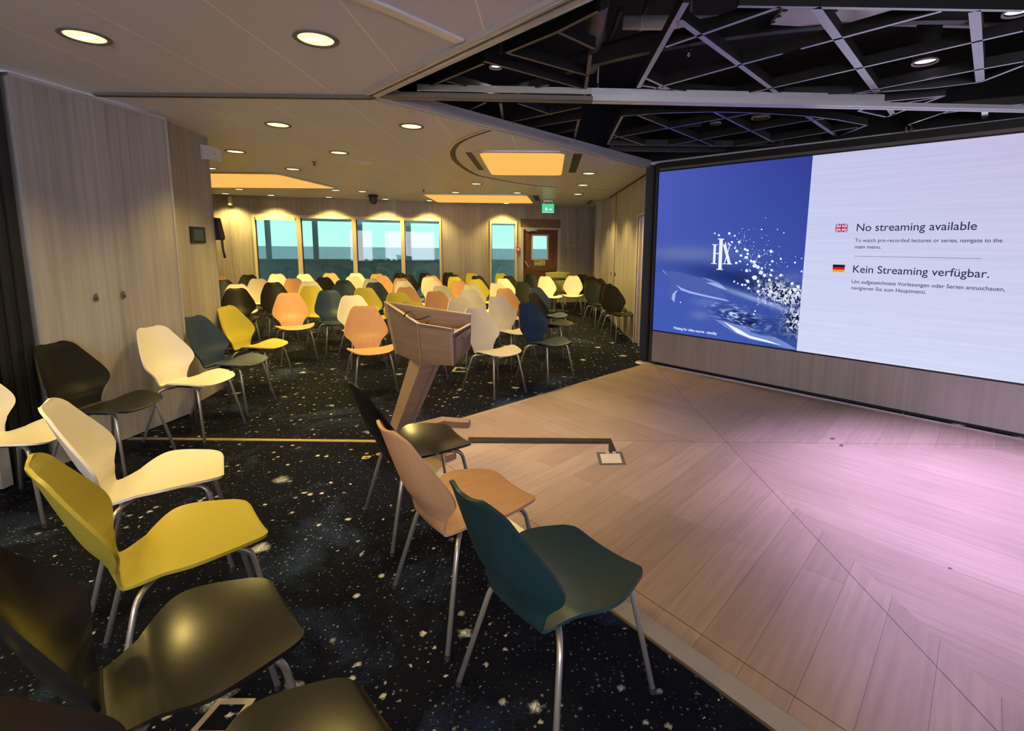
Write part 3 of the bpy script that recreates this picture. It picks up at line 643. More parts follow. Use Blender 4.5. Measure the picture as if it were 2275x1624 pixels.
def legs_meshes(seg):
    out = {}
    for k,(sx,sy) in {'FR':(1,1),'FL':(-1,1),'RR':(1,-1),'RL':(-1,-1)}.items():
        fx = sx*(SH['xf'] if sy > 0 else SH['xr']); fy = SH['yf'] if sy > 0 else SH['yr']; zt = .412 if sy > 0 else .384
        top = Vector((fx-sx*(.055 if sy > 0 else .075), fy-sy*(.075 if sy > 0 else .09), zt)); a = Vector((sx*.055, sy*.045-.02, .405 if sy > 0 else .392)); foot = Vector((fx,fy,.012))
        d1 = (top-a).normalized(); d2_ = (foot-top).normalized(); r = .045; pts = [a, top-d1*r]
        for i in range(1,6): t = i/6; pts.append((top-d1*r)*(1-t)**2+top*2*t*(1-t)+(top+d2_*r)*t*t)
        pts += [top+d2_*r, foot]
        g = MB().tube(pts,.0095,seg); me = bpy.data.meshes.new('leg'); me.from_pydata(g.v,[],g.f); me.polygons.foreach_set('use_smooth',g.sm); me.materials.append(MATS['steel']); 
        h = MB().tube([foot-Vector((0,0,.012)),foot+d2_*-.006+Vector((0,0,.001))],.0115,seg); mf = bpy.data.meshes.new('foot_cap'); mf.from_pydata(h.v,[],h.f); mf.materials.append(MATS['rubber'])
        out[k] = (me,mf)
    g = MB().box((-.07,-.085,.388),(.07,.055,.401)); mm = bpy.data.meshes.new('mounting_plate'); mm.from_pydata(g.v,[],g.f); mm.materials.append(MATS['black'])
    return out, mm
LODS = {}
for lod,(n,nx,seg) in {'near':(5,16,14),'far':(2,8,6)}.items(): LODS[lod] = (shell_meshes(n,nx),legs_meshes(seg))
colmesh = {}
def chair_mesh(lod, col):
    if (lod,col) not in colmesh:
        r = []
        for me in LODS[lod][0]:
            c = me.copy(); c.materials.append(MATS['chair_'+col]); r.append(c)
        colmesh[(lod,col)] = r
    return colmesh[(lod,col)]
def chair(x, y, a, col, label, group, lod='far'):
    t = thing('shell_chair', label, 'chair', (x,y,0), a-math.pi/2, group)
    s_, b_ = chair_mesh(lod,col); (lg, mm) = LODS[lod][1]
    for nm, me in (('seat',s_),('backrest',b_)): o = bpy.data.objects.new(nm,me); C.objects.link(o); o.parent = t
    for k,(me,mf) in lg.items():
        o = bpy.data.objects.new('leg',me); C.objects.link(o); o.parent = t
        if lod == 'near' : q = bpy.data.objects.new('foot_cap',mf); C.objects.link(q); q.parent = o
    o = bpy.data.objects.new('mounting_plate',mm); C.objects.link(o); o.parent = t
    return t
def chair_top(px, py, a, *r, **k):      # placed by the middle of its top edge
    p = P(px,py,.832); q = .335
    return chair(p.x+math.cos(a)*q, p.y+math.sin(a)*q, a, *r, **k)
GF = 'shell chairs in the nearest rows'; GH = 'shell chairs in rows facing the stage'; GR = 'dark shell chairs along the right-hand wall'
NEAR = [
 (-2.88,2.61,.108,'white','cream chair cut off by the left edge, its seat pointing at the black seal'),
 (-1.73,2.136,.572,'white','cream chair in the near left row, directly behind the large olive-yellow one'),
 (-1.272,1.642,.749,'olive','large olive-yellow chair in the near left row, above the big black chair'),
 (-.911,1.162,.773,'black','black chair at bottom left with broad yellow reflections, just below the olive-yellow one'),
 (-.50,.80,.80,'black','black chair cut off by the bottom edge, its seat corner near the picture bottom centre'),
 (-.648,2.544,.598,'black','black glossy chair facing the stage, first of three beside the parquet'),
 (-.295,1.95,.68,'salmon','salmon beech chair between the glossy black and dark teal ones at the stage edge'),
 (.067,1.482,.717,'teal','dark teal chair, nearest of the three beside the parquet stage'),
 (-2.825,3.133,-.026,'matteblack','black chair against the left wooden wall leaf under the two lift-off locks'),
 (-2.709,3.754,-.138,'white','cream chair at the right edge of the left wooden wall leaf, beside the brass strip'),
 (-2.766,4.342,-.064,'navy','navy blue chair below the small wall control screen, between the cream and olive chairs'),
 (-2.948,5.069,-.092,'olive','olive-yellow chair behind the navy one at the end of the thermostat wall'),
]
for x,y,a,c_,l in NEAR: chair(x,y,a,c_,l,GF if y < 3 else 'shell chairs standing along the left wooden wall','near')
Y0 = -.92
ROWS = [
 # front rows, big in the picture
 (524,641.5,Y0,'matteblack','black chair behind the left olive chair, second row from the left wall'),
 (643.2,651,Y0-.03,'salmon','salmon beech chair standing alone in front of the two stacked-looking black ones at left'),
 (729.7,645.5,Y0,'navy','blackish navy chair between the left salmon chair and the cream one'),
 (781,657.5,Y0,'white','cream chair half hidden behind the salmon chair left of the lectern'),
 (806.3,681,-1.05,'salmon','salmon chair directly left of the wooden lectern, nearest of the hall rows there'),
 (882.9,651,-1.0,'olive','olive chair directly behind the raised left corner of the lectern'),
 (912.6,671,-1.0,'olive','olive chair mostly hidden behind the lectern box'),
 (966.6,648,Y0,'salmon','brownish salmon chair just above the lectern back edge'),
 (1016.8,664,Y0,'white','pale chair peeping over the right end of the lectern'),
 (1053.7,685.5,-.79,'white','lavender-lit white chair directly right of the lectern, nearest in the hall'),
 (1103.4,659.5,-.85,'white','pinkish white chair between the lectern white one and the blue one'),
 (1168.4,674,-.795,'navy','bright navy blue chair, front right corner of the hall rows'),
 (1182,652.5,-.45,'matteblack','glossy black chair turned aside, right behind the bright blue one'),
 (1189,639.5,-.80,'navy','navy chair behind the glossy black one at the right end of the rows'),
 (1117,642,Y0,'salmon','brownish salmon chair behind the pinkish white one right of the lectern'),
 (1041.7,643.5,Y0,'white','beige white chair just left of the brownish salmon one, middle right'),
 (1048.6,632.3,Y0,'white','yellowish cream chair overlapping the beige white one from behind'),
 (1100,630.2,Y0,'white','yellowish cream chair behind the right brownish salmon one'),
 (1116,619.8,Y0,'white','bright cream chair below the narrow window, fourth row from the back'),
 (1151.4,628,Y0,'darkgreen','dark green chair left of the navy one in the right block'),
 (1175.4,609.,Y0,'darkgreen','grey-green chair in front of the brown door, back row'),
 # left block
 (456,634.2,Y0,'white','cream chair half hidden by the left wall corner'),
 (537.5,630.6,Y0,'white','cream chair behind the black one at left, its seat reaching right'),
 (570.7,620,Y0,'white','tall-looking cream chair left of the black pair in the left block'),
 (496.2,622.3,Y0,'navy','blackish navy chair cut by the wall corner, left block'),
 (484.7,613.,Y0,'salmon','orange chair top at the wall corner, last row at far left'),
 (551,611.2,Y0,'matteblack','dark grey-brown chair left of the first window pane, last row'),
 (614,609.4,Y0,'white','cream chair under the first window pane, last row'),
 (674.3,608.8,Y0,'white','cream chair under the second window pane, last row'),
 (610.7,628,Y0,'matteblack','black-brown chair, rear one of the black pair in the left block'),
 (614.7,635.8,Y0,'matteblack','black-brown chair, front one of the black pair in the left block'),
 (654,618.8,Y0,'salmon','orange beech chair right behind the black pair in the left block'),
 (696,624.6,Y0,'white','pale beige chair hidden behind the left olive chair of the middle block'),
 (698.7,633.4,Y0,'olive','olive chair left of the blackish navy one, middle rows'),
 (734,607.8,Y0,'salmon','orange chair under the second mullion, last row'),
 (722.9,616.,Y0,'matteblack','black chair in front of the orange one under the second window pane'),
 (765,623.2,Y0,'navy','black-blue chair, rear one of the pair beside the middle cream chairs'),
 (759.4,631.8,Y0,'navy','black-blue chair, front one of the pair beside the middle cream chairs'),
 (790.3,607.7,Y0,'white','bright cream chair under the mullion right of the second pane, last row'),
 (782.3,615.,Y0,'white','cream chair in front of the bright cream one, middle of the rows'),
 (840.6,607.7,Y0,'olive','olive-yellow chair under the third window pane, last row'),
 (845,614,Y0,'salmon','orange chair directly in front of the olive-yellow one under the third pane'),
 (824.6,620.9,Y0,'white','cream chair hidden behind the dark blue-black one, middle of the rows'),
 (828,629.,Y0,'navy','blue-black chair between the olive chair and the orange one in the middle'),
 (806,641,Y0,'olive','olive chair behind the cream and salmon pair left of the lectern'),
 (887,607.6,Y0,'matteblack','dark chair under the third mullion, last row, left of its dark neighbour'),
 (904.6,612.3,Y0,'matteblack','dark chair under the fourth window pane, second last row'),
 (941,607.,Y0,'matteblack','dark chair at the right end of the wide window, last row'),
 (885,619.7,Y0,'salmon','orange-brown chair left of the pale beige one above the lectern'),
 (893,625.4,Y0,'white','pale beige chair between two brownish ones above the lectern'),
 (903.4,638,Y0,'salmon','brown salmon chair behind the lectern left corner'),
 (953.5,614.,Y0,'salmon','orange chair almost hidden behind the cream ones right of the wide window'),
 (943,617.3,Y0,'white','cream chair, rear one of three overlapping above the lectern right half'),
 (956,624,Y0,'white','cream chair, middle one of three overlapping above the lectern right half'),
 (986.4,634.6,Y0,'white','cream chair, front one of three overlapping above the lectern right half'),
 (993.7,606.4,Y0,'matteblack','greenish black chair just right of the wide window, last row'),
 (1006,611.2,Y0,'matteblack','black chair overlapping the greenish black one right of the wide window'),
 (1010.9,615.,Y0,'olive','olive chair in front of the two black ones right of the wide window'),
 (1013,623.8,Y0,'salmon','bright orange chair in front of the olive one, middle right rows'),
 (1046.3,606.8,Y0,'olive','olive chair against the wooden wall between the two windows, last row'),
 (1054.3,614.2,Y0,'matteblack','black chair between the two olive ones below the wooden wall'),
 (1057.7,620.8,Y0,'olive','olive chair in front of the black one below the wooden wall'),
 (1111.4,607.8,Y0,'olive','olive chair under the narrow window, last row'),
 (1128.6,613.8,Y0,'matteblack','black chair between the narrow window and the brown door'),
 (1216.7,613.8,-1.2,'white','cream chair left of the high bar table near the brown door'),
]
RW = [(1293.4,610.6,-1.2,'matteblack','brown-black chair farthest along the right wall, beside the cream chair'),
 (1310.7,615.3,-1.2,'matteblack','black chair second farthest along the right wall'),
 (1328,619.6,-1.2,'matteblack','black chair third farthest along the right wall, behind the dark green one'),
 (1314,624.6,-1.2,'darkgreen','dark green chair in the right wall group'),
 (1347,631.4,-1.2,'matteblack','black chair just behind the nearest one at the right wall'),
 (1356,637.,-1.2,'matteblack','nearest black chair of the group at the right wooden wall')]
LST = []
for grp, rows in ((GH,ROWS),(GR,RW)):
    for x,y,a,c_,l in rows:
        p = P(x,y,.832); LST.append([p.x+math.cos(a)*.335, p.y+math.sin(a)*.335, a, c_, l, grp, y])
LST.append([.627,10.515,-1.642,'white','cream chair right of the high bar table, facing the camera',GH,616])
for it in range(160):                    # neighbours keep a chair's width apart, sliding mostly along the line of sight
    for i in range(len(LST)):
        for j in range(i):
            p, q = LST[i], LST[j]; dx, dy = p[0]-q[0], p[1]-q[1]; d = math.hypot(dx,dy)
            if d < .56:
                m = Vector((p[0]+q[0],p[1]+q[1])).normalized(); k = dx*m.x+dy*m.y; sx = (dx-m.x*k, dy-m.y*k); s_ = 1 if k >= 0 else -1; e = (.56-d)*.5
                for c_, sg in ((p,1),(q,-1)):
                    if c_[6] > 640 and min(p[6],q[6]) < 640: continue
                    c_[0] += sg*(m.x*s_*e*.8+sx[0]/max(d,.05)*e*.35); c_[1] += sg*(m.y*s_*e*.8+sx[1]/max(d,.05)*e*.35)
for i in range(len(LST)):
    for j in range(i):
        d = math.hypot(LST[i][0]-LST[j][0],LST[i][1]-LST[j][1])
        if d < .5: print('CLOSE',i+12,j+12,round(d,2),LST[i][4][:40],'|',LST[j][4][:40])
for x,y,a,c_,l,grp,py in LST: chair(x,y,a,c_,l,grp,'near' if py > 640 else 'far')
# ================================================================ lectern
def lectern():
    t = thing('lectern','wooden lectern with angular box on one slanted leg at the stage corner','lectern',(-.95,3.62,0))
    off = Vector((-.95,3.62,0))
    def q(x,y,Y): return PY(x,y,Y)
    yA, yB, yC, yD = 3.78, 3.38, 3.26, 3.68
    A,B,Cc,D = q(855,670.5,yA),q(928,719,yB),q(1004.5,731.6,yC),q(1046.5,699,yD)
    a,b,c_,d = q(879.4,784.8,yA-.04),q(936.6,809.5,yB+.01),q(1006.5,812.4,yC),q(1043.9,776,yD)
    L_ = lambda pts: [p-off for p in pts]
    cen = (A+B+Cc+D)/4
    def panel(p, q_, r, s_, name, m='lectern_wood', th=.02):
        pts = L_([p,q_,r,s_]); n = (pts[1]-pts[0]).cross(pts[2]-pts[1]).normalized(); inn = (cen-off)-pts[0]; inn.z = 0
        if n.dot(inn) < 0: n = -n
        return MB().slab(pts, n*th).obj(name, m, t)
    panel(A,B,b,a,'side_panel'); f = panel(B,Cc,c_,b,'front_panel')
    # recessed frame mouldings on the front
    g = MB(); nrm_ = (L_([Cc])[0]-L_([B])[0]).cross(Vector((0,0,1))).normalized()
    for p,r in ((B.lerp(b,.0),B.lerp(b,1)),(Cc.lerp(c_,0),Cc.lerp(c_,1))): g.bar(p-off+nrm_*.002,r-off+nrm_*.002,.016,.006,(1,0,0))
    g.obj('edge_strip','lectern_edge',t)
    dp = panel(Cc.lerp(c_,.13),D.lerp(d,.08)+Vector((0,0,-.05)),d,c_,'end_panel')
    # drawer in the end panel
    u = (D-Cc); w_ = Vector((0,0,1)); e0 = Cc.lerp(c_,.13)-off; e1 = D.lerp(d,.08)-off+Vector((0,0,-.05)); e2 = d-off; e3 = c_-off
    nd = (e1-e0).cross(e3-e0).normalized(); nd = nd if nd.dot(Vector((1,-.3,0))) > 0 else -nd
    def ip(s_,v): return (e0*(1-s_)+e1*s_)*(1-v)+(e3*(1-s_)+e2*s_)*v
    dr = MB().slab([ip(.12,.14)+nd*.001,ip(.93,.10)+nd*.001,ip(.93,.90)+nd*.001,ip(.12,.88)+nd*.001],nd*.010).obj('drawer','lectern_wood',t)
    g = MB()
    for p,r in ((ip(.10,.12),ip(.95,.08)),(ip(.10,.12),ip(.10,.9)),(ip(.10,.9),ip(.95,.92))): g.bar(p+nd*.001,r+nd*.001,.003,.004)
    g.obj('shadow_gap','outlet',dr)
    g = MB(); g.tube([ip(.42,.20)+nd*.013,ip(.42,.30)+nd*.014,ip(.60,.34)+nd*.014,ip(.80,.25)+nd*.014,ip(.86,.13)+nd*.013],.0035,8); g.obj('finger_pull','outlet',dr)
    panel(A,D,d,a,'back_panel')
    h1 = .15
    pl = [B.lerp(b,.30),Cc.lerp(c_,.22),D.lerp(d,.42),A.lerp(a,.45)]; k_ = [p.lerp(cen,.04) for p in pl]
    MB().slab(L_(k_),(0,0,-.015)).obj('desk_top','lectern_wood',t)
    bt = [a,b,c_,d]; MB().slab(L_([p.lerp((a+b+c_+d)/4,.03) for p in bt]),(0,0,.018)).obj('bottom_panel','lectern_wood',t)
    g = MB()
    for p,r in ((A,B),(B,Cc),(A,D)): 
        g.bar(p-off+Vector((0,0,.002)),r-off+Vector((0,0,.002)),.021,.004)
    g.bar(Cc.lerp(c_,.12)-off,D.lerp(d,.08)-off+Vector((0,0,-.045)),.022,.004); g.obj('edge_strip','lectern_edge',t)
    # paper tray / black slot
    MB().slab([k_[1]-off+Vector((-.02,.03,.004)),k_[2]-off+Vector((-.03,-.02,.004)),k_[2]-off+Vector((-.06,-.02,.004)),k_[1]-off+Vector((-.05,.03,.004))],(0,0,.004)).obj('cable_slot','black',t)
    # slanted leg: two planks meeting in a V
    Yl = 3.50
    T = [q(911,802,Yl+.05),q(936,812,Yl-.02),q(976,812,Yl+.08)]; yb_ = 3.62
    Bm = [q(854,985,yb_+.05),q(869,986,yb_-.04),q(899,985,yb_+.06)]
    for p in Bm: p.z = max(p.z,.05)
    Bm = [PV(854,985,Vector((0,0,1)),Vector((0,0,.06))),PV(868,990,Vector((0,0,1)),Vector((0,0,.06))),PV(899,984,Vector((0,0,1)),Vector((0,0,.06)))]
    bk = Vector((.0,.075,0)); 
    T = [p+Vector((0,0,.012)) for p in T]
    g = MB(); g.solid(L_([T[0],T[1],T[1]+bk,T[0]+bk,Bm[0],Bm[1],Bm[1]+bk,Bm[0]+bk]),[(3,2,1,0),(4,5,6,7),(0,1,5,4),(1,2,6,5),(2,3,7,6),(3,0,4,7)]); g.obj('leg','lectern_edge',t)  # paler wood on the left plank carries its yellow-lit face
    g = MB(); g.solid(L_([T[1],T[2],T[2]+bk,T[1]+bk,Bm[1],Bm[2],Bm[2]+bk,Bm[1]+bk]),[(3,2,1,0),(4,5,6,7),(0,1,5,4),(1,2,6,5),(2,3,7,6),(3,0,4,7)]); lg = g.obj('leg','lectern_wood',t)
    g = MB(); dv = Vector((.0,-.003,0)); g.bar(T[1].lerp(T[2],.78)-off+dv,Bm[1].lerp(Bm[2],.72)-off+dv,.006,.004,(0,1,0)); g.obj('groove','outlet',lg)
    # V-shaped foot
    def beam(p0,p1,w0,w1,h0,h1,name):
        d_ = (p1-p0).normalized(); n = Vector((-d_.y,d_.x,0)); z = ZS+.002
        vs = [p0-n*w0,p0+n*w0,p1+n*w1,p1-n*w1]; vb = [Vector((p.x,p.y,z)) for p in vs]; hh = [h0,h0,h1,h1]
        g = MB(); g.solid(L_(vb+[Vector((p.x,p.y,z+h)) for p,h in zip(vs,hh)]),[(3,2,1,0),(4,5,6,7),(0,1,5,4),(1,2,6,5),(2,3,7,6),(3,0,4,7)]); return g.obj(name,'lectern_wood',t)
    ap = Vector((-1.10,3.66,0)); e_1 = P(985,940,.03); e_2 = P(1043,942,.03); e_3 = P(1003,1018,.03)
    beam(ap,V2(e_1),.055,.05,.06,.055,'foot_beam'); beam(V2(e_1)-Vector((.03,0,0)),V2(e_2),.05,.045,.055,.045,'foot_beam'); beam(ap,V2(e_3),.055,.045,.06,.045,'foot_beam')
    # loose black cable
    def z(x,y,Y): return q(x,y,Y)
    tag(MB().tube([z(897,703,3.5),z(904,693,3.52),z(914,692,3.52),z(921,700,3.5),z(925,713,3.45)],.005,8).obj('cable','black'),'short black cable curling up out of the wooden lectern','cable')
    tag(MB().tube([z(908,702,3.50),z(922,709,3.47),z(934,709,3.46),z(944,705,3.46),z(956,702,3.46),z(952,712,3.43),z(948,719,3.40)],.005,8).obj('microphone_lead','black'),'black lead with a bent end lying zigzag in the wooden lectern','cable')
lectern()
# ================================================================ things on the stage and the carpet
g = MB(); z = ZS+.0016
q = [P(1040,975),P(1040,988),P(1352,990),P(1352,1010),P(1371,1010),P(1357,978)]
g.slab([(p.x,p.y,z) for p in q],(0,0,.0012)); tp = tag(g.obj('floor_tape','tape'),'black gaffer tape track running over the parquet from the lectern to the floor box','tape')
g = MB(); g.tube([P(1048,983,.016),P(1150,979,.016),P(1260,981,.016),P(1335,982,.016)],.004,6); g.obj('cable_ridge','rubber',tp)
t = thing('floor_box','square floor socket box with dark metal frame set in the parquet stage','floor socket',V2(P(1356,1023))+Vector((0,0,ZS)))
o0 = V2(P(1356,1023))+Vector((0,0,ZS)); ou = [P(*a)-o0+Vector((0,0,ZS)) for a in ((1325,1009),(1382,1008),(1391,1036),(1332,1037))]; ou = [Vector((p.x,p.y,0)) for p in ou]; inn = [p*.76 for p in ou]
g = MB()
for i in range(4): g.slab([ou[i]+Vector((0,0,.0005)),ou[(i+1)%4]+Vector((0,0,.0005)),inn[(i+1)%4]+Vector((0,0,.0005)),inn[i]+Vector((0,0,.0005))],(0,0,.0022))
g.obj('frame','outlet',t)
g = MB(); g.slab([p+Vector((0,0,.0004)) for p in inn],(0,0,.0012)); g.obj('lid','frame_cream',t)
g = MB(); p_ = (ou[0]+ou[1])/2
for dx in (-.03,.02): g.box((p_.x+dx,p_.y-.035,.002),(p_.x+dx+.025,p_.y-.01,.012))
g.obj('socket','alu',t)
def patch(px, py, a, b, rot, m, name, label, cat, z0=0.):
    p = P(px,py); r = Matrix.Rotation(rot,3,'Z'); pts = [r@Vector(v)+V2(p)+Vector((0,0,z0+.0008)) for v in ((-a,-b,0),(a,-b,0),(a,b,0),(-a,b,0))]
    return tag(MB().slab(pts,(0,0,.0012)).obj(name,m),label,cat)
patch(1849,978,.02,.012,.6,'outlet','tape_mark','small dark mark on the parquet stage, the one nearer the screen','mark',ZS)
patch(1869,993,.022,.012,.9,'outlet','tape_mark','small dark mark on the parquet stage, the one farther from the screen','mark',ZS)
patch(2110,1268,.007,.006,.4,'outlet','tape_mark','tiny dark square mark on the parquet stage toward the lower right','mark',ZS)
def ringplate(px, py, label, rot):
    p = V2(P(px,py)); r = Matrix.Rotation(rot,3,'Z'); ou = [r@Vector((.028*math.cos(k*.5236)*1.25,.028*math.sin(k*.5236)*.85,0))+p for k in range(12)]; inn = [r@Vector((.011*math.cos(k*.5236),.009*math.sin(k*.5236),0))+p for k in range(12)]
    g = MB()
    for i in range(12): j = (i+1)%12; g.slab([ou[i]+Vector((0,0,.0005)),ou[j]+Vector((0,0,.0005)),inn[j]+Vector((0,0,.0005)),inn[i]+Vector((0,0,.0005))],(0,0,.003))
    tag(g.obj('floor_latch','brass'),label,'floor latch')
ringplate(814,1017,'small brass ring plate in the carpet left of the glossy black chair',.7); ringplate(846,1009,'small brass ring plate in the carpet behind the glossy black chair leg',.4)
def boxframe(pts, label, wd=.16):
    q = [V2(P(*a)) for a in pts]; c_ = sum(q,Vector((0,0,0)))/4; inn = [c_+(p-c_)*(1-wd*2) for p in q]; inn2 = [c_+(p-c_)*(1-wd*1.1) for p in q]
    t = thing('carpet_floor_box',label,'floor box',c_); g = MB()
    for i in range(4): j = (i+1)%4; g.slab([q[i]-c_+Vector((0,0,.0005)),q[j]-c_+Vector((0,0,.0005)),inn[j]-c_+Vector((0,0,.0005)),inn[i]-c_+Vector((0,0,.0005))],(0,0,.0028))
    g.obj('frame','nosing',t); g = MB(); g.slab([p-c_+Vector((0,0,.0004)) for p in inn],(0,0,.0012)); g.obj('lid','star_carpet',t)
boxframe([(487,1553),(569,1553),(505,1640),(410,1640)],'beige framed floor box in the carpet between the two black chairs at bottom left')
boxframe([(1011,816),(1044,818),(1038,827),(1003,826)],'beige framed floor box under the chairs right of the lectern')
# ================================================================ wall fittings
def wallbox(p, n, wd, h, dp, name, m, parent=None):
    n = Vector(n).normalized(); s_ = Vector((-n.y,n.x,0)); g = MB()
    g.slab([p-s_*wd/2-Vector((0,0,h/2)),p+s_*wd/2-Vector((0,0,h/2)),p+s_*wd/2+Vector((0,0,h/2)),p-s_*wd/2+Vector((0,0,h/2))],n*dp); return g.obj(name,m,parent)
for x,y,l in ((212,661,'dark teardrop lift-off lock on the left wooden wall leaf, the left one of two'),(273,655,'dark teardrop lift-off lock on the left wooden wall leaf, the right one of two')):
    p = PV(x,y,ln,L0); t = thing('panel_lock',l,'lock',p,math.atan2(ln.y,ln.x)-math.pi/2,'teardrop locks on the wall leaf')
    g = MB(); pts = [Vector((.020*math.sin(k*.5236)*(1 if math.cos(k*.5236)<0 else .55),.001,.026*math.cos(k*.5236)*(1 if math.cos(k*.5236)<0 else 1.25))) for k in range(12)]; g.slab(pts,(0,.008,0)); g.obj('plate','alu_dark',t)
    g = MB()
    for zz in (-.016,-.009,-.002): g.box((-.013,.009,zz-.001),(.013,.0105,zz+.001))
    g.obj('grip_rib','black',t); MB().box((-.004,.001,.026),(.004,.009,.038)).obj('hook','alu',t)
def kpx(x, y): return PV(x,y,kn,K0)
p = kpx(437.5,522); t = thing('wall_control_panel','small black framed control screen on the wooden wall above the navy chair','control panel',p,math.atan2(kn.y,kn.x)-math.pi/2)
MB().box((-.125,.001,-.075),(.125,.014,.075)).obj('frame','black',t); mat('dark_glass',(.028,.030,.022),.18); MB().box((-.085,.0142,-.052),(.085,.016,.052)).obj('display','dark_glass',t)
p = Vector((K1.x,K1.y,2.35)); t = thing('wall_bracket_box','white plastic box on a bracket high at the corner of the thermostat wall','alarm box',p)
p0 = kpx(452,338)-p
g = MB(); g.box((.002,-.15,-.07),(.03,-.145+.02,.07)); g.obj('bracket','white_plastic',t); MB().box((.03,-.13,-.062),(.075,.055,.065)).obj('housing','white_plastic',t); MB().box((.034,.056,-.058),(.07,.085,.06)).obj('end_cap','white_plastic',t); MB().box((.0751,-.045,-.004),(.0765,-.02,.006)).obj('label_plate','red_box',t)
p = PY(478,520,5.05); t = thing('wall_telephone','black telephone handset unit hanging at the rear corner of the thermostat wall','telephone',p)
g = MB(); g.slab([(-.03,0,.17),(.02,0,.16),(.055,0,-.03),(.045,0,-.06),(-.03,0,-.06)],(0,.07,0)); g.obj('handset','black',t); g = MB(); g.tube([(.045,.03,-.06),(.05,.03,-.16),(.062,.03,-.24)],[.012,.010,.012],8); g.obj('strap','black',t)
g = MB(); p2 = bw(*bpx(1150,554)); t = tag(wallbox(p2,BN,.10,.11,.04,'fire_call_point','red_box'),'small red fire call point on the wall between narrow window and brown door','call point'); 
wallbox(p2+BN*.041+Vector((0,0,.0)),BN,.06,.05,.004,'press_plate','white_plastic',t)
# conduit right of the door
g = MB(); a_ = bw(8.31,2.5,.012); b_2 = bw(8.33,1.49,.012); c_2 = bw(7.95,1.49,.012); g.tube([a_,b_2,c_2],.009,8); tag(g.obj('wall_conduit','frame_cream'),'thin pale conduit running down and left on the wall beside the brown door','conduit')
# photoluminescent exit sign on the door
u0,z0 = bpx(1187.5,590); u1,z1 = bpx(1211.5,579)
t = thing('door_exit_sign','yellow-green EXIT plate on the brown door under its window','sign',BO,math.atan2(BD.y,BD.x))
MB().box((u0,.02,z0),(u1,.028,z1)).obj('plate','photolum',t)
def bsc(x, y): return bpx(x,y)
tx = text('EXIT',(1189,584.2),(1201.5,584.2),'lettering','photolum_dark',t,1.0,True,bsc,-.0185)
tx.location = (0,0,0); g = MB(); zc = (z0+z1)/2; uu = u0+(u1-u0)*.78
g.box((uu-.006,.0185,zc-.03),(uu+.012,.02,zc+.02)); g.box((uu-.03,.0185,zc-.045),(uu-.002,.02,zc-.033)); g.box((uu+.006,.0185,zc-.05),(uu+.016,.02,zc-.03)); g.box((uu-.004,.0185,zc+.026),(uu+.010,.02,zc+.042)); g.box((u0+.02,.0185,z0+.01),(u0+.13,.02,z0+.02)); g.obj('pictogram','photolum_dark',t)
# hanging green exit sign
p = PY(1217.5,459,11.3); t = thing('hanging_exit_sign','glowing green edge-lit exit sign hanging from the ceiling in front of the brown door','sign',p)
MB().box((-.135,-.008,-.13),(.135,.008,.06)).obj('green_plate','exit_green',t); MB().box((-.13,-.012,-.135),(.13,.012,-.125)).obj('lower_edge','exit_white',t)
g = MB(); g.box((-.06,-.0095,-.09),(-.02,-.0085,-.02)); g.box((.0,-.0095,-.07),(.07,-.0085,-.05)); g.slab([(.07,-.0095,-.035),(.07,-.0095,-.085),(.10,-.0095,-.06)],(0,.001,0)); g.obj('pictogram','exit_white',t)
h_ = ZC-p.z; MB().box((-.09,-.03,h_-.05),(.09,.03,h_)).obj('ceiling_mount','white_plastic',t); g = MB(); g.box((-.1,-.004,.03),(-.09,.004,h_)); g.box((.09,-.004,.03),(.1,.004,h_)); g.obj('side_rail','alu',t)
lt = bpy.data.lights.new('sign_light','AREA'); lt.energy = 1.2; lt.color = (.2,1.,.5); lt.size = .2; lo = bpy.data.objects.new('sign_light',lt); C.objects.link(lo); lo.parent = t; lo.location = (0,.02,-.05); lo.rotation_euler = (-math.pi/2,0,0)
# dome camera, speaker, sprinkler, loudspeaker box
p = P(829,433,ZC); t = thing('dome_camera','black ball-shaped camera hanging from the ceiling above the wide window','camera',(p.x,p.y,ZC))
MB().lathe([(.10,0),(.10,-.03),(.08,-.05)],seg=20).obj('mount','black',t); MB().lathe([(.085,-.05),(.085,-.12),(.075,-.16),(.05,-.19),(0,-.2)],seg=20).obj('housing','black_satin',t); MB().box((-.15,-.02,-.035),(-.09,.0,-.03)).obj('antenna','black',t)
p = P(801,360,ZC); tag(MB().lathe([(0,-.035),(.09,-.028),(.13,-.008),(.135,0)],(p.x,p.y,ZC),28).obj('ceiling_speaker','white_plastic'),'shallow white dome on the ceiling between the row lamps and dark sprinkler','detector')
def sprinkler(px, py, z, label, px_is=True):
    p = P(px,py,z); t = thing('sprinkler_head',label,'sprinkler',(p.x,p.y,z))
    MB().lathe([(.03,0),(.03,-.006),(.012,-.01),(.010,-.04)],seg=14).obj('rose','alu_dark',t); MB().lathe([(.0,-.055),(.024,-.052),(.024,-.056),(0,-.058)],seg=12).obj('deflector','brass',t); g = MB(); g.tube([(.010,0,-.02),(.016,0,-.04),(.0,0,-.055)],.003,6); g.tube([(-.010,0,-.02),(-.016,0,-.04),(.0,0,-.055)],.003,6); g.obj('yoke','alu_dark',t)
sprinkler(698,359,ZC,'small dark sprinkler hanging from the ceiling left of the white dome')
sprinkler(941,421,ZC,'tiny sprinkler at the left tip of the far glowing ceiling panel')
p = bw(*bpx(513,446)); t = thing('wall_spotlight','small brass-lit cylinder fitting high on the back wall near the left corner','wall lamp',p); MB().lathe([(.04,-.1),(.045,-.09),(.045,.08),(.04,.09),(0,.09)],(BN.x*.07,BN.y*.07,0),16).obj('body','frame_cream',t); MB().box((-.02,-.06,-.02),(.02,.0,.02)).obj('arm','frame_cream',t)
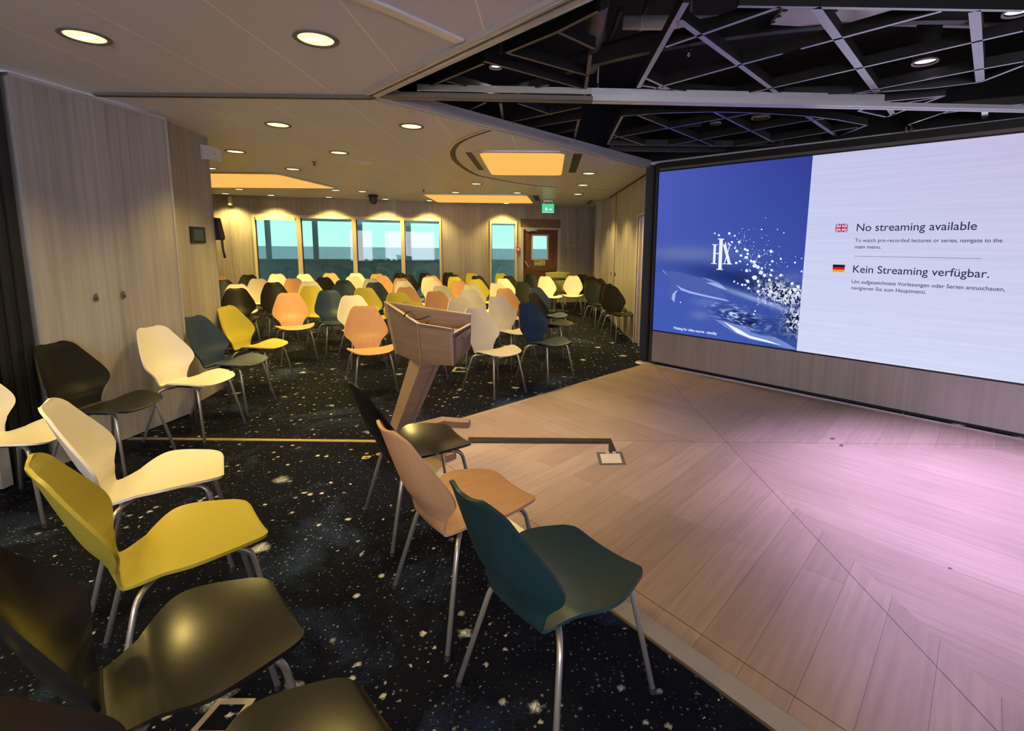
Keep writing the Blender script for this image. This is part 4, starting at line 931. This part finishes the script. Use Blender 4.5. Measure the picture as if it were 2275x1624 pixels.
p = P(1300,449,ZC); g = MB(); g.box((-.03,-.45,-.012),(.03,.45,0)); v = g.obj('air_slot','alu_dark',None,(p.x+.10,p.y,ZC)); tag(v,'long dark air slot in the ceiling beside the right-hand wall','air vent')
g = MB(); g.box((-.012,-.44,-.014),(.012,.44,-.0121)); g.obj('slot','black',v)
# ================================================================ ceiling lamps
def lampc(x, y, label, group, power=1., spread=118):
    t = thing('ceiling_downlight',label,'ceiling light',(x,y,ZC),0,group)
    t_ = LP
    o = bpy.data.objects.new('trim_ring',t_[0]); C.objects.link(o); o.parent = t
    o = bpy.data.objects.new('reflector',t_[1]); C.objects.link(o); o.parent = t
    o = bpy.data.objects.new('bulb',t_[2]); C.objects.link(o); o.parent = t
    l = bpy.data.lights.new('lamp','SPOT'); l.energy = SPOT_W*power*(.66 if y < 3.8 else 1.0 if y < 5.5 else 1.6); l.color = YEL; l.spot_size = math.radians(spread); l.spot_blend = .55; l.shadow_soft_size = .06
    q_ = bpy.data.objects.new('lamp',l); C.objects.link(q_); q_.parent = t; q_.location = (0,0,-.03)
g0 = MB().lathe([(.105,0),(.108,-.004),(.100,-.009),(.086,-.006),(.084,0)],seg=32); g1 = MB().lathe([(.084,-.002),(.075,-.0035),(.05,-.0045),(0,-.005)],seg=32); g2 = MB().box((-.045,-.012,-.0075),(.045,.012,-.0055))
LP = [g0.obj('trim_ring','alu_dark').data, g1.obj('reflector','lamp_lens').data, g2.obj('bulb','lamp_core').data]
for nm in ('trim_ring','reflector','bulb'): bpy.data.objects.remove(bpy.data.objects[nm])
GL = 'round recessed ceiling lamps'
X4 = (-4.62,-3.46,-2.295,-1.14)
lampc(-2.295,2.64,'large round ceiling lamp at top left, left of the pair nearest the camera',GL)
lampc(-1.14,2.64,'large round ceiling lamp right of the other one at the top of the picture',GL)
lampc(-2.295,4.47,'round ceiling lamp just past the black ceiling track, left one of two',GL)
lampc(-1.14,4.47,'round ceiling lamp just past the black ceiling track, right one of two',GL)
lampc(-3.46,5.77,'round ceiling lamp nearest the white alarm box',GL)
lampc(-2.295,5.77,'round ceiling lamp between the alarm box and the curved ceiling slot',GL)
lampc(-4.62,7.07,'round ceiling lamp half hidden at the wall corner above the left glowing panel',GL)
lampc(-3.46,7.07,'round ceiling lamp above the right half of the left glowing panel',GL)
lampc(-5.84,9.77,'round ceiling lamp below the middle of the left glowing panel',GL)
lampc(-3.98,9.77,'round ceiling lamp just below the pointed end of the left glowing panel',GL)
lampc(-3.53,9.94,'round ceiling lamp just left of the black dome camera',GL)
lampc(-1.11,8.51,'round ceiling lamp between the two glowing panels in the middle',GL)
lampc(-1.7,9.92,'round ceiling lamp above the far glowing panel, left of two',GL)
lampc(-.49,9.87,'round ceiling lamp above the far glowing panel, right of two',GL)
lampc(.65,7.17,'round ceiling lamp nearest the right wall and screen post',GL)
lampc(.68,8.53,'round ceiling lamp second from the screen post along the right wall',GL)
lampc(.70,10.0,'round ceiling lamp third from the screen post along the right wall',GL)
lampc(.13,11.34,'round ceiling lamp directly above the hanging green exit sign',GL)
WG = 'ceiling lamps grazing the window wall'
for px,py,l in ((513,431,'small ceiling lamp grazing the back wall at the left corner'),(611,436,'small ceiling lamp grazing the wall above the first window pane'),(735,438.5,'small ceiling lamp grazing the wall above the second window pane'),(857,440.5,'small ceiling lamp grazing the wall just right of the dome camera'),(952,447,'small ceiling lamp grazing the wall above the fourth window pane'),(1118,452,'small ceiling lamp grazing the wooden wall between the windows')):
    u,_ = bpx(px,py); p = bw(u,0,.36); lampc(p.x,p.y,l,WG,.95,120)
for x in (-2.295,-1.14,-3.1): lampc(x,.9 if x>-3 else 1.6,'round ceiling lamp above the nearest chair row, outside the picture',GL+' behind the camera',1.)
for x in (-2.295,-1.14,0.02): lampc(x,-.9,'round ceiling lamp behind the photographer',GL+' behind the camera',1.)
# glowing panels
def glow(pts, label, slots, rise=.03, pw=14.):
    c_ = sum((Vector(p) for p in pts),Vector((0,0)))/len(pts); c3 = Vector((c_.x,c_.y,ZC)); t = thing('glowing_ceiling_panel',label,'ceiling light',c3,0,'glowing amber ceiling panels')
    q = [Vector((p[0]-c_.x,p[1]-c_.y,0)) for p in pts]; n = len(q)
    def rnd_(q, r, k=5):
        out = []
        for i in range(n):
            a,b,c2 = q[i-1],q[i],q[(i+1)%n]; d1 = (a-b).normalized(); d2_ = (c2-b).normalized()
            for j in range(k+1): s_ = j/k; out.append((b+d1*r)*(1-s_)**2+b*2*s_*(1-s_)+(b+d2_*r)*s_*s_)
        return out
    r1 = rnd_(q,.12); r2 = [p*1.05+p.normalized()*.02 for p in r1]
    g = MB(); g.slab([p+Vector((0,0,-.012)) for p in r1],(0,0,-.006)); g.obj('diffuser','panel_glow',t)
    g = MB(); m = len(r1)
    for i in range(m): j = (i+1)%m; g.slab([r1[i],r1[j],r2[j],r2[i]],(0,0,-.016))
    g.obj('frame','alu',t)
    g = MB()
    for a,b,c2,d_ in slots: g.slab([Vector((v[0]-c_.x,v[1]-c_.y,-.001)) for v in (a,b,c2,d_)],(0,0,-.003))
    if slots: g.obj('vent_slot','black',t)
glow([(-.70,5.6),(.24,5.58),(.27,7.3),(-.73,7.33)],'glowing amber ceiling panel with rounded corners inside the curved slot',[((-.86,5.68),(-.79,5.68),(-.80,6.95),(-.87,6.95)),((.34,5.68),(.44,5.68),(.46,7.1),(.36,7.1))])
glow([(-2.42,10.3),(-.31,10.29),(-.22,12.1),(-2.5,12.15)],'glowing amber ceiling panel farthest away, above the window and wooden wall',[((-.2,10.4),(-.08,10.4),(-.04,11.6),(-.16,11.6))])
glow([(-6.4,7.5),(-3.92,7.53),(-3.80,9.32),(-6.4,9.4)],'long glowing amber ceiling panel behind the left wall corner',[])
# ceiling tracks
def track(a, b, side, name, w0=.0, w1=.10):
    d = (Vector(b)-Vector(a)).normalized(); n = Vector((-d.y,d.x,0))*side; g = MB(); a = Vector(a); b = Vector(b)
    def st(o0,o1,z0,z1): g.slab([a+n*o0+Vector((0,0,z0)),b+n*o0+Vector((0,0,z0)),b+n*o1+Vector((0,0,z0)),a+n*o1+Vector((0,0,z0))],(0,0,z1-z0))
    st(w0,w0+.045,ZC-.022,ZC+.06); st(w0+.065,w1+.01,ZC-.022,ZC+.06); st(w0+.045,w0+.065,ZC-.0,ZC+.02)
    st(w0+.01,w0+.016,ZC-.027,ZC-.022); st(w0+.085,w0+.092,ZC-.027,ZC-.022)
    return struct(g.obj(name,'alu'))
track(CA,CS,-1 if False else -1,'trim_23'); track(CA,CNn,1,'trim_24',0,.09)
g = MB(); g.box((-3.1,3.575,ZC-.02),(CA.x,3.625,ZC-.0005)); struct(g.obj('trim_25','alu_dark')); g = MB(); g.box((-3.1,3.594,ZC-.022),(CA.x,3.606,ZC-.02)); struct(g.obj('trim_26','black'))
g = MB()
def beam2(y0,y1,z0,z1): 
    a = Vector((CA.x-.03,3.56,0)); b = Vector((4.3,3.75,0)); g.slab([(a.x,a.y+y0,z0),(b.x,b.y+y0,z0),(b.x,b.y+y1,z0),(a.x,a.y+y1,z0)],(0,0,z1-z0))
def beam3(g, x0, x1, y0, y1, z0, z1):
    f = lambda x: 3.56+(x-CA.x)*.19/5.4; g.slab([(x0,f(x0)+y0,z0),(x1,f(x1)+y0,z0),(x1,f(x1)+y1,z0),(x0,f(x0)+y1,z0)],(0,0,z1-z0)); return g
for x0,x1,m in ((CA.x-.03,.34,'alu_dark'),(.34,4.3,'track_silver')):  # single track; dim left and screen-bright right put into its metal colour
    g = MB(); beam3(g,x0,x1,-.045,-.008,2.490,2.518); beam3(g,x0,x1,.008,.045,2.490,2.518); beam3(g,x0,x1,-.008,.008,2.500,2.512); struct(g.obj('ceiling_track',m))
g = MB(); beam3(g,.34,2.45,.055,.075,2.525,2.60); beam3(g,.34,2.45,.075,.12,2.525,2.54); beam3(g,.34,2.45,.05,.056,2.555,2.562); struct(g.obj('trim_27','track_silver'))
g = MB(); beam3(g,CA.x+.25,.34,.055,.075,2.56,2.60); struct(g.obj('trim_31','alu'))
# curved slot/track
def arc(pts, wd, name, m, z=ZC, th=.014):
    pts = [Vector((p[0],p[1],0)) for p in pts]; Q = [pts[0]]+pts+[pts[-1]]; out = []
    for i in range(1,len(Q)-2):
        for j in range(8):
            s_ = j/8; out.append(.5*((2*Q[i])+(-Q[i-1]+Q[i+1])*s_+(2*Q[i-1]-5*Q[i]+4*Q[i+1]-Q[i+2])*s_*s_+(-Q[i-1]+3*Q[i]-3*Q[i+1]+Q[i+2])*s_**3))
    out.append(pts[-1]); g = MB(); L_ = []; R_ = []
    for i,p in enumerate(out):
        d = (out[min(i+1,len(out)-1)]-out[max(i-1,0)]).normalized(); n = Vector((-d.y,d.x,0)); w_ = wd(i/(len(out)-1)) if callable(wd) else wd; L_.append(p+n*w_/2); R_.append(p-n*w_/2)
    for i in range(len(out)-1): g.slab([L_[i]+Vector((0,0,z-.001)),L_[i+1]+Vector((0,0,z-.001)),R_[i+1]+Vector((0,0,z-.001)),R_[i]+Vector((0,0,z-.001))],(0,0,-th))
    return struct(g.obj(name,m))
near_arc = [(-1.1,1.95),(-.9,2.07),(-.73,2.24),(-.63,2.36),(-.52,2.5),(-.42,2.63)]
arc(near_arc,.055,'trim_28','track_silver'); 
far_arc = [(-.37,4.47),(-.65,4.83),(-.86,5.2),(-1.02,5.76),(-1.07,6.45),(-.99,7.32),(-.83,7.72),(-.23,8.56),(.6,9.05),(1.4,9.33)]
arc(far_arc,lambda s_: .03+.05*math.exp(-((s_-.38)/.16)**2),'trim_29','black',th=.003); arc([(p[0]-.03,p[1]-.02) for p in far_arc],.022,'trim_30','alu',th=.006)
# ================================================================ lattice and technical things in the open ceiling
def latbar(p0, p1, z=2.62, wd=.032, ht=.06):
    a = P(*p0,z); b = P(*p1,z); return MB().bar(a,b,wd,ht)
bars = {'crossed grille panel above the stage, nearest the camera':[((1812,2),(1951,197),.045),((1740,107),(2093,10)),((1780,96),(1640,134)),((1640,134),(1453,187)),((1740,180),(2275,55)),((1740,180),(1635,204)),((2167,10),(2179,170),.045),((1640,-1),(2275,9)),((1740,205),(1894,199)),((1894,199),(2076,185)),((2076,185),(2179,172)),((2179,172),(2275,134)),((1894,199),(2172,144)),((2172,144),(2275,125)),((1525,-10),(1419,185),.03),((1510,31),(1736,204),.034),((1479,92),(1556,65)),((1556,65),(1736,0)),((1434,163),(1496,192)),((1424,180),(1544,197)),((1544,197),(1640,205)),((1640,205),(1740,205))],
 'long leaf-shaped grille panel above the blue part of the screen':[((1383,250),(1472,243)),((1472,243),(1587,240)),((1587,240),(1688,243)),((1688,243),(1795,250)),((1795,250),(1860,258)),((1860,258),(1926,271)),((1926,271),(1858,298)),((1858,298),(1800,312)),((1800,312),(1729,317)),((1383,250),(1350,315)),((1350,315),(1602,319)),((1602,319),(1729,317)),((1414,247),(1587,319)),((1585,240),(1729,315)),((1362,300),(1676,243)),((1479,318),(1780,263)),((1780,263),(1831,256)),((1626,319),(1740,303)),((1740,303),(1908,275)),((1359,292),(1434,317)),((1793,250),(1860,297),.035)],
 'small diamond-shaped grille panel crossing the ceiling track':[((1908,238),(1970,252)),((1970,252),(2100,203)),((2100,203),(1961,217)),((1961,217),(1908,238)),((1968,218),(1985,247),.04),((1930,234),(2090,206))],
 'slender grille panel near the right edge of the picture above the screen':[((2020,269),(2115,236)),((2020,269),(2040,286)),((2086,245),(2148,236)),((2189,236),(2189,257),.04),((2040,286),(2275,252)),((2115,236),(2275,222))],
 'dark triangular grille panel at the left tip of the open ceiling':[((904,204),(1075,130)),((1075,125),(1303,190)),((993,170),(1111,206)),((1125,206),(1219,178)),((1125,106),(1238,58)),((1238,58),(1330,10)),((1127,106),(1307,158)),((1312,110),(1298,211)),((1240,58),(1320,96))],
 'dark grille panel just behind the ceiling track at its left end':[((1079,219),(1029,243)),((1120,267),(1291,230)),((1163,279),(1291,257)),((1286,259),(1274,312)),((1223,293),(1281,281)),((1151,221),(1226,247)),((1112,221),(1118,265))],
 'black flat grille bar just before the top left corner of the screen':[((1345,329),(1676,334),.05),((1345,329),(1360,318)),((1676,334),(1729,320))]}
for lab, bl in bars.items():
    t = thing('ceiling_grille',lab,'ceiling grille',(0,0,2.62),0,'metal grille panels in the open ceiling')
    for b in bl:
        g = latbar(b[0],b[1],2.62,b[2] if len(b) > 2 else .022); g.v = [(x,y,z-2.62) for x,y,z in g.v]; o = g.obj('grille_bar','black',t); o.data.materials.append(MATS['alu_dark' if 'dark' in lab or 'black' in lab else 'lattice_bluelit' if 'leaf' in lab else 'lattice'])  # one metal in three tones: screen light and its lack put into undersides
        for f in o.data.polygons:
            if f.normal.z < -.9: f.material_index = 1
# arched black beams
for k,(r_,z0,h_) in enumerate(((3.0,2.78,.10),(2.7,2.95,.07))):
    c_ = Vector((2.3,5.9,0)); g = MB(); n = 26
    for i in range(n):
        a0 = math.radians(150+i*120/n); a1 = math.radians(150+(i+1)*120/n)
        p0 = c_+Vector((math.cos(a0),math.sin(a0),0))*r_; p1 = c_+Vector((math.cos(a1),math.sin(a1),0))*r_
        ins = lambda p: (abs(p.x-CN.x)+abs(p.y-CN.y)*.93) < 2.5
        if ins(p0) and ins(p1): g.bar(p0+Vector((0,0,z0)),p1+Vector((0,0,z0)),.05,h_)
    tag(g.obj('arched_beam','black_satin'),['wide arched black steel beam sweeping across the open ceiling','thinner arched black steel beam above the wide one in the open ceiling'][k],'beam')
def duct(p0,p1,z,r,name,label,m='duct',rings=0,cat='duct'):
    a = P(*p0,z); b = P(*p1,z); g = MB(); g.tube([a,b],r,18); o = tag(g.obj(name,m),label,cat)
    if rings:
        h = MB(); d = (b-a)
        for i in range(rings): c_ = a+d*((i+.5)/rings); h.tube([c_-d.normalized()*.005,c_+d.normalized()*.005],r+.004,18)
        h.obj('duct_rib',m,o)
duct((1383,50),(1712,52),2.98,.045,'air_duct','horizontal grey pipe running across the top of the open ceiling','duct_silver',4)
duct((1316,10),(1326,80),2.95,.06,'spiral_duct','short ribbed spiral duct at the top left of the open ceiling','duct',12)
duct((1335,2),(1312,150),2.85,.05,'support_beam','thick dark grey beam crossing down to the track in the open ceiling','duct',0,'beam')
duct((1380,20),(1345,120),3.0,.018,'cable_conduit','thin dark conduit beside the spiral duct','black_satin',0,'conduit'); duct((1440,2),(1405,100),3.1,.014,'cable_conduit','thin dark conduit right of the first one in the open ceiling','black_satin',0,'conduit')
duct((1900,48),(2230,58),2.95,.02,'cable_tray','thin bright rail near the top right of the open ceiling','alu',0,'rail'); duct((1560,275),(1440,283),2.85,.03,'cable_conduit','low dark pipe beyond the ceiling track','black_satin',0,'conduit'); duct((2075,225),(2275,229),3.0,.03,'cable_tray','dark ribbed rail behind the diamond grille','duct',0,'rail')
for lab, pts, z in (('pale perforated metal sheet at the top of the open ceiling, left piece',[(1712,55),(1758,3),(1820,0),(1829,55),(1800,60)],2.74),('pale perforated metal sheet at the top of the open ceiling, right piece',[(1850,30),(1878,5),(2030,8),(1868,56)],2.74)):
    g = MB(); g.slab([P(*a,z) for a in pts],(0,0,.02)); o = tag(g.obj('metal_sheet','duct_silver'),lab,'metal sheet'); g = MB()
    for k in range(3): q_ = P(pts[0][0]+6+k*13,pts[0][1]-6-k*13,z); g.lathe([(0,-.003),(.012,-.003),(.012,.0)],tuple(q_),10)
    g.obj('bolt_hole','black',o)
def stagespot(px, py, z, r, label, on=False, body=.22, aim=None, col=(1,1,1), pw=1., sz=82):
    p = P(px,py,z); t = thing('stage_spotlight',label,'spotlight',p,0,'cylindrical spotlights in the open ceiling')
    MB().lathe([(r*.92,0),(r,.004),(r,body),(r*.8,body+.02),(0,body+.02)],seg=24).obj('can','black_satin',t); MB().lathe([(r*.86,.002),(r*1.02,-.004),(r*1.04,.006),(r,.01)],seg=24).obj('front_ring','duct_silver',t)
    MB().lathe([(0,.035),(r*.5,.03),(r*.84,.012)],seg=24).obj('lens','duct_silver' if not on else 'stage_lens',t); g = MB(); g.box((-.012,-.012,body+.02),(.012,.012,min(body+.3,VZ-z))); g.obj('stem','black',t)
    if aim:
        l = bpy.data.lights.new('lamp','SPOT'); l.energy = STAGE_W*pw; l.color = col; l.spot_size = math.radians(sz); l.spot_blend = 1.; l.shadow_soft_size = r
        o = bpy.data.objects.new('lamp',l); C.objects.link(o); o.parent = t; o.location = (0,0,-.02); o.rotation_euler = (Vector(aim)-p).to_track_quat('-Z','Y').to_euler()
MAG = (.68,.50,1.)  # violet beams added to stand for the screen's glow on the stage
stagespot(2055,139,2.67,.07,'black spotlight with a bright ring, upper right of the open ceiling',True,aim=(2.7,2.7,0),col=MAG,pw=1.9,sz=78)
stagespot(2082,258,2.78,.06,'black spotlight with a grey ring just above the white part of the screen',True,aim=(-.9,4.9,.3),col=(.74,.70,1.),pw=4.5,sz=64)  # lavender beam added for the screen's light on the front rows
stagespot(1563,339,2.68,.05,'small lit spotlight before the top left corner of the screen',True,aim=(1.4,5.2,0),col=(1.,.80,.74),pw=.95)
stagespot(1101,150,2.75,.045,'glass-fronted spotlight in the left tip of the open ceiling',True,.18,aim=(-.1,3.3,0),col=(1.,.80,.70),pw=.8)
stagespot(1690,262,2.85,.09,'bulbous spotlight behind the leaf-shaped grille',False)
stagespot(1590,275,2.85,.06,'dark spotlight left of the bulbous one behind the leaf-shaped grille',False)
stagespot(2262,28,2.80,.07,'spotlight cut by the right edge at the top',True,aim=(2.9,2.3,0),col=MAG,pw=1.4)
# hanging rods
for px,py,l in ((1531,108,'bright threaded hanger with clamp in the open ceiling centre'),(1290,300,'small clamp hanger near the far end of the left track'),(1328,188,'small clamp hanger above the ceiling track')):
    p = P(px,py,2.72); t = thing('rod_hanger',l,'hanger',p); g = MB().tube([(0,0,-.04),(0,0,.5)],.006,8); g.obj('rod','alu',t); MB().lathe([(0,-.05),(.014,-.04),(.014,0),(.006,.01)],seg=10).obj('clamp','chrome',t)
# two small valves above the screen
for px,l in ((2012,'small brass nozzle over the screen top, left of two'),(2024,'small brass nozzle over the screen top, right of two')):
    p = P(px,292,2.53); tag(MB().lathe([(0,-.05),(.010,-.045),(.012,0),(.008,.04),(0,.04)],tuple(p),10).obj('nozzle','brass'),l,'nozzle','brass nozzles over the screen')
# ================================================================ bar table and lime chair by the door
p = P(1241,700,0.); p = Vector((.31,11.45,0)); t = thing('bar_table','high round black bar table with metal pole between the two cream chairs','table',p)
MB().lathe([(0,.72),(.25,.72),(.25,.75),(0,.75)],seg=28).obj('tabletop','black',t); MB().lathe([(.028,.015),(.028,.72)],seg=14).obj('pole','brass',t); MB().lathe([(0,.025),(.05,.02),(.22,.008),(.22,0)],seg=24).obj('base','black_satin',t)
p = Vector((.40,12.1,0)); t = thing('tub_chair','lime green upholstered tub chair behind the bar table by the brown door','chair',p,math.pi)
g = MB(); n = 16; outer_ = [(.30*math.cos(math.radians(-20+220*i/n)),.27*math.sin(math.radians(-20+220*i/n))) for i in range(n+1)]
for i in range(n):
    a,b = outer_[i],outer_[i+1]; s_ = .82; g.slab([(a[0],a[1],.42),(b[0],b[1],.42),(b[0]*s_,b[1]*s_,.42),(a[0]*s_,a[1]*s_,.42)],(0,0,.46-.10*abs(i-n/2+.5)/n))
g.obj('backrest','lime',t,bevel=.01); MB().lathe([(0,.36),(.25,.36),(.27,.40),(.25,.46),(0,.47)],seg=24).obj('seat','lime',t)
for sx in (-1,1):
    for sy in (-1,1): MB().tube([(sx*.15,sy*.14,.36),(sx*.22,sy*.21,0)],[.018,.010],10).obj('leg','oak_leg',t)
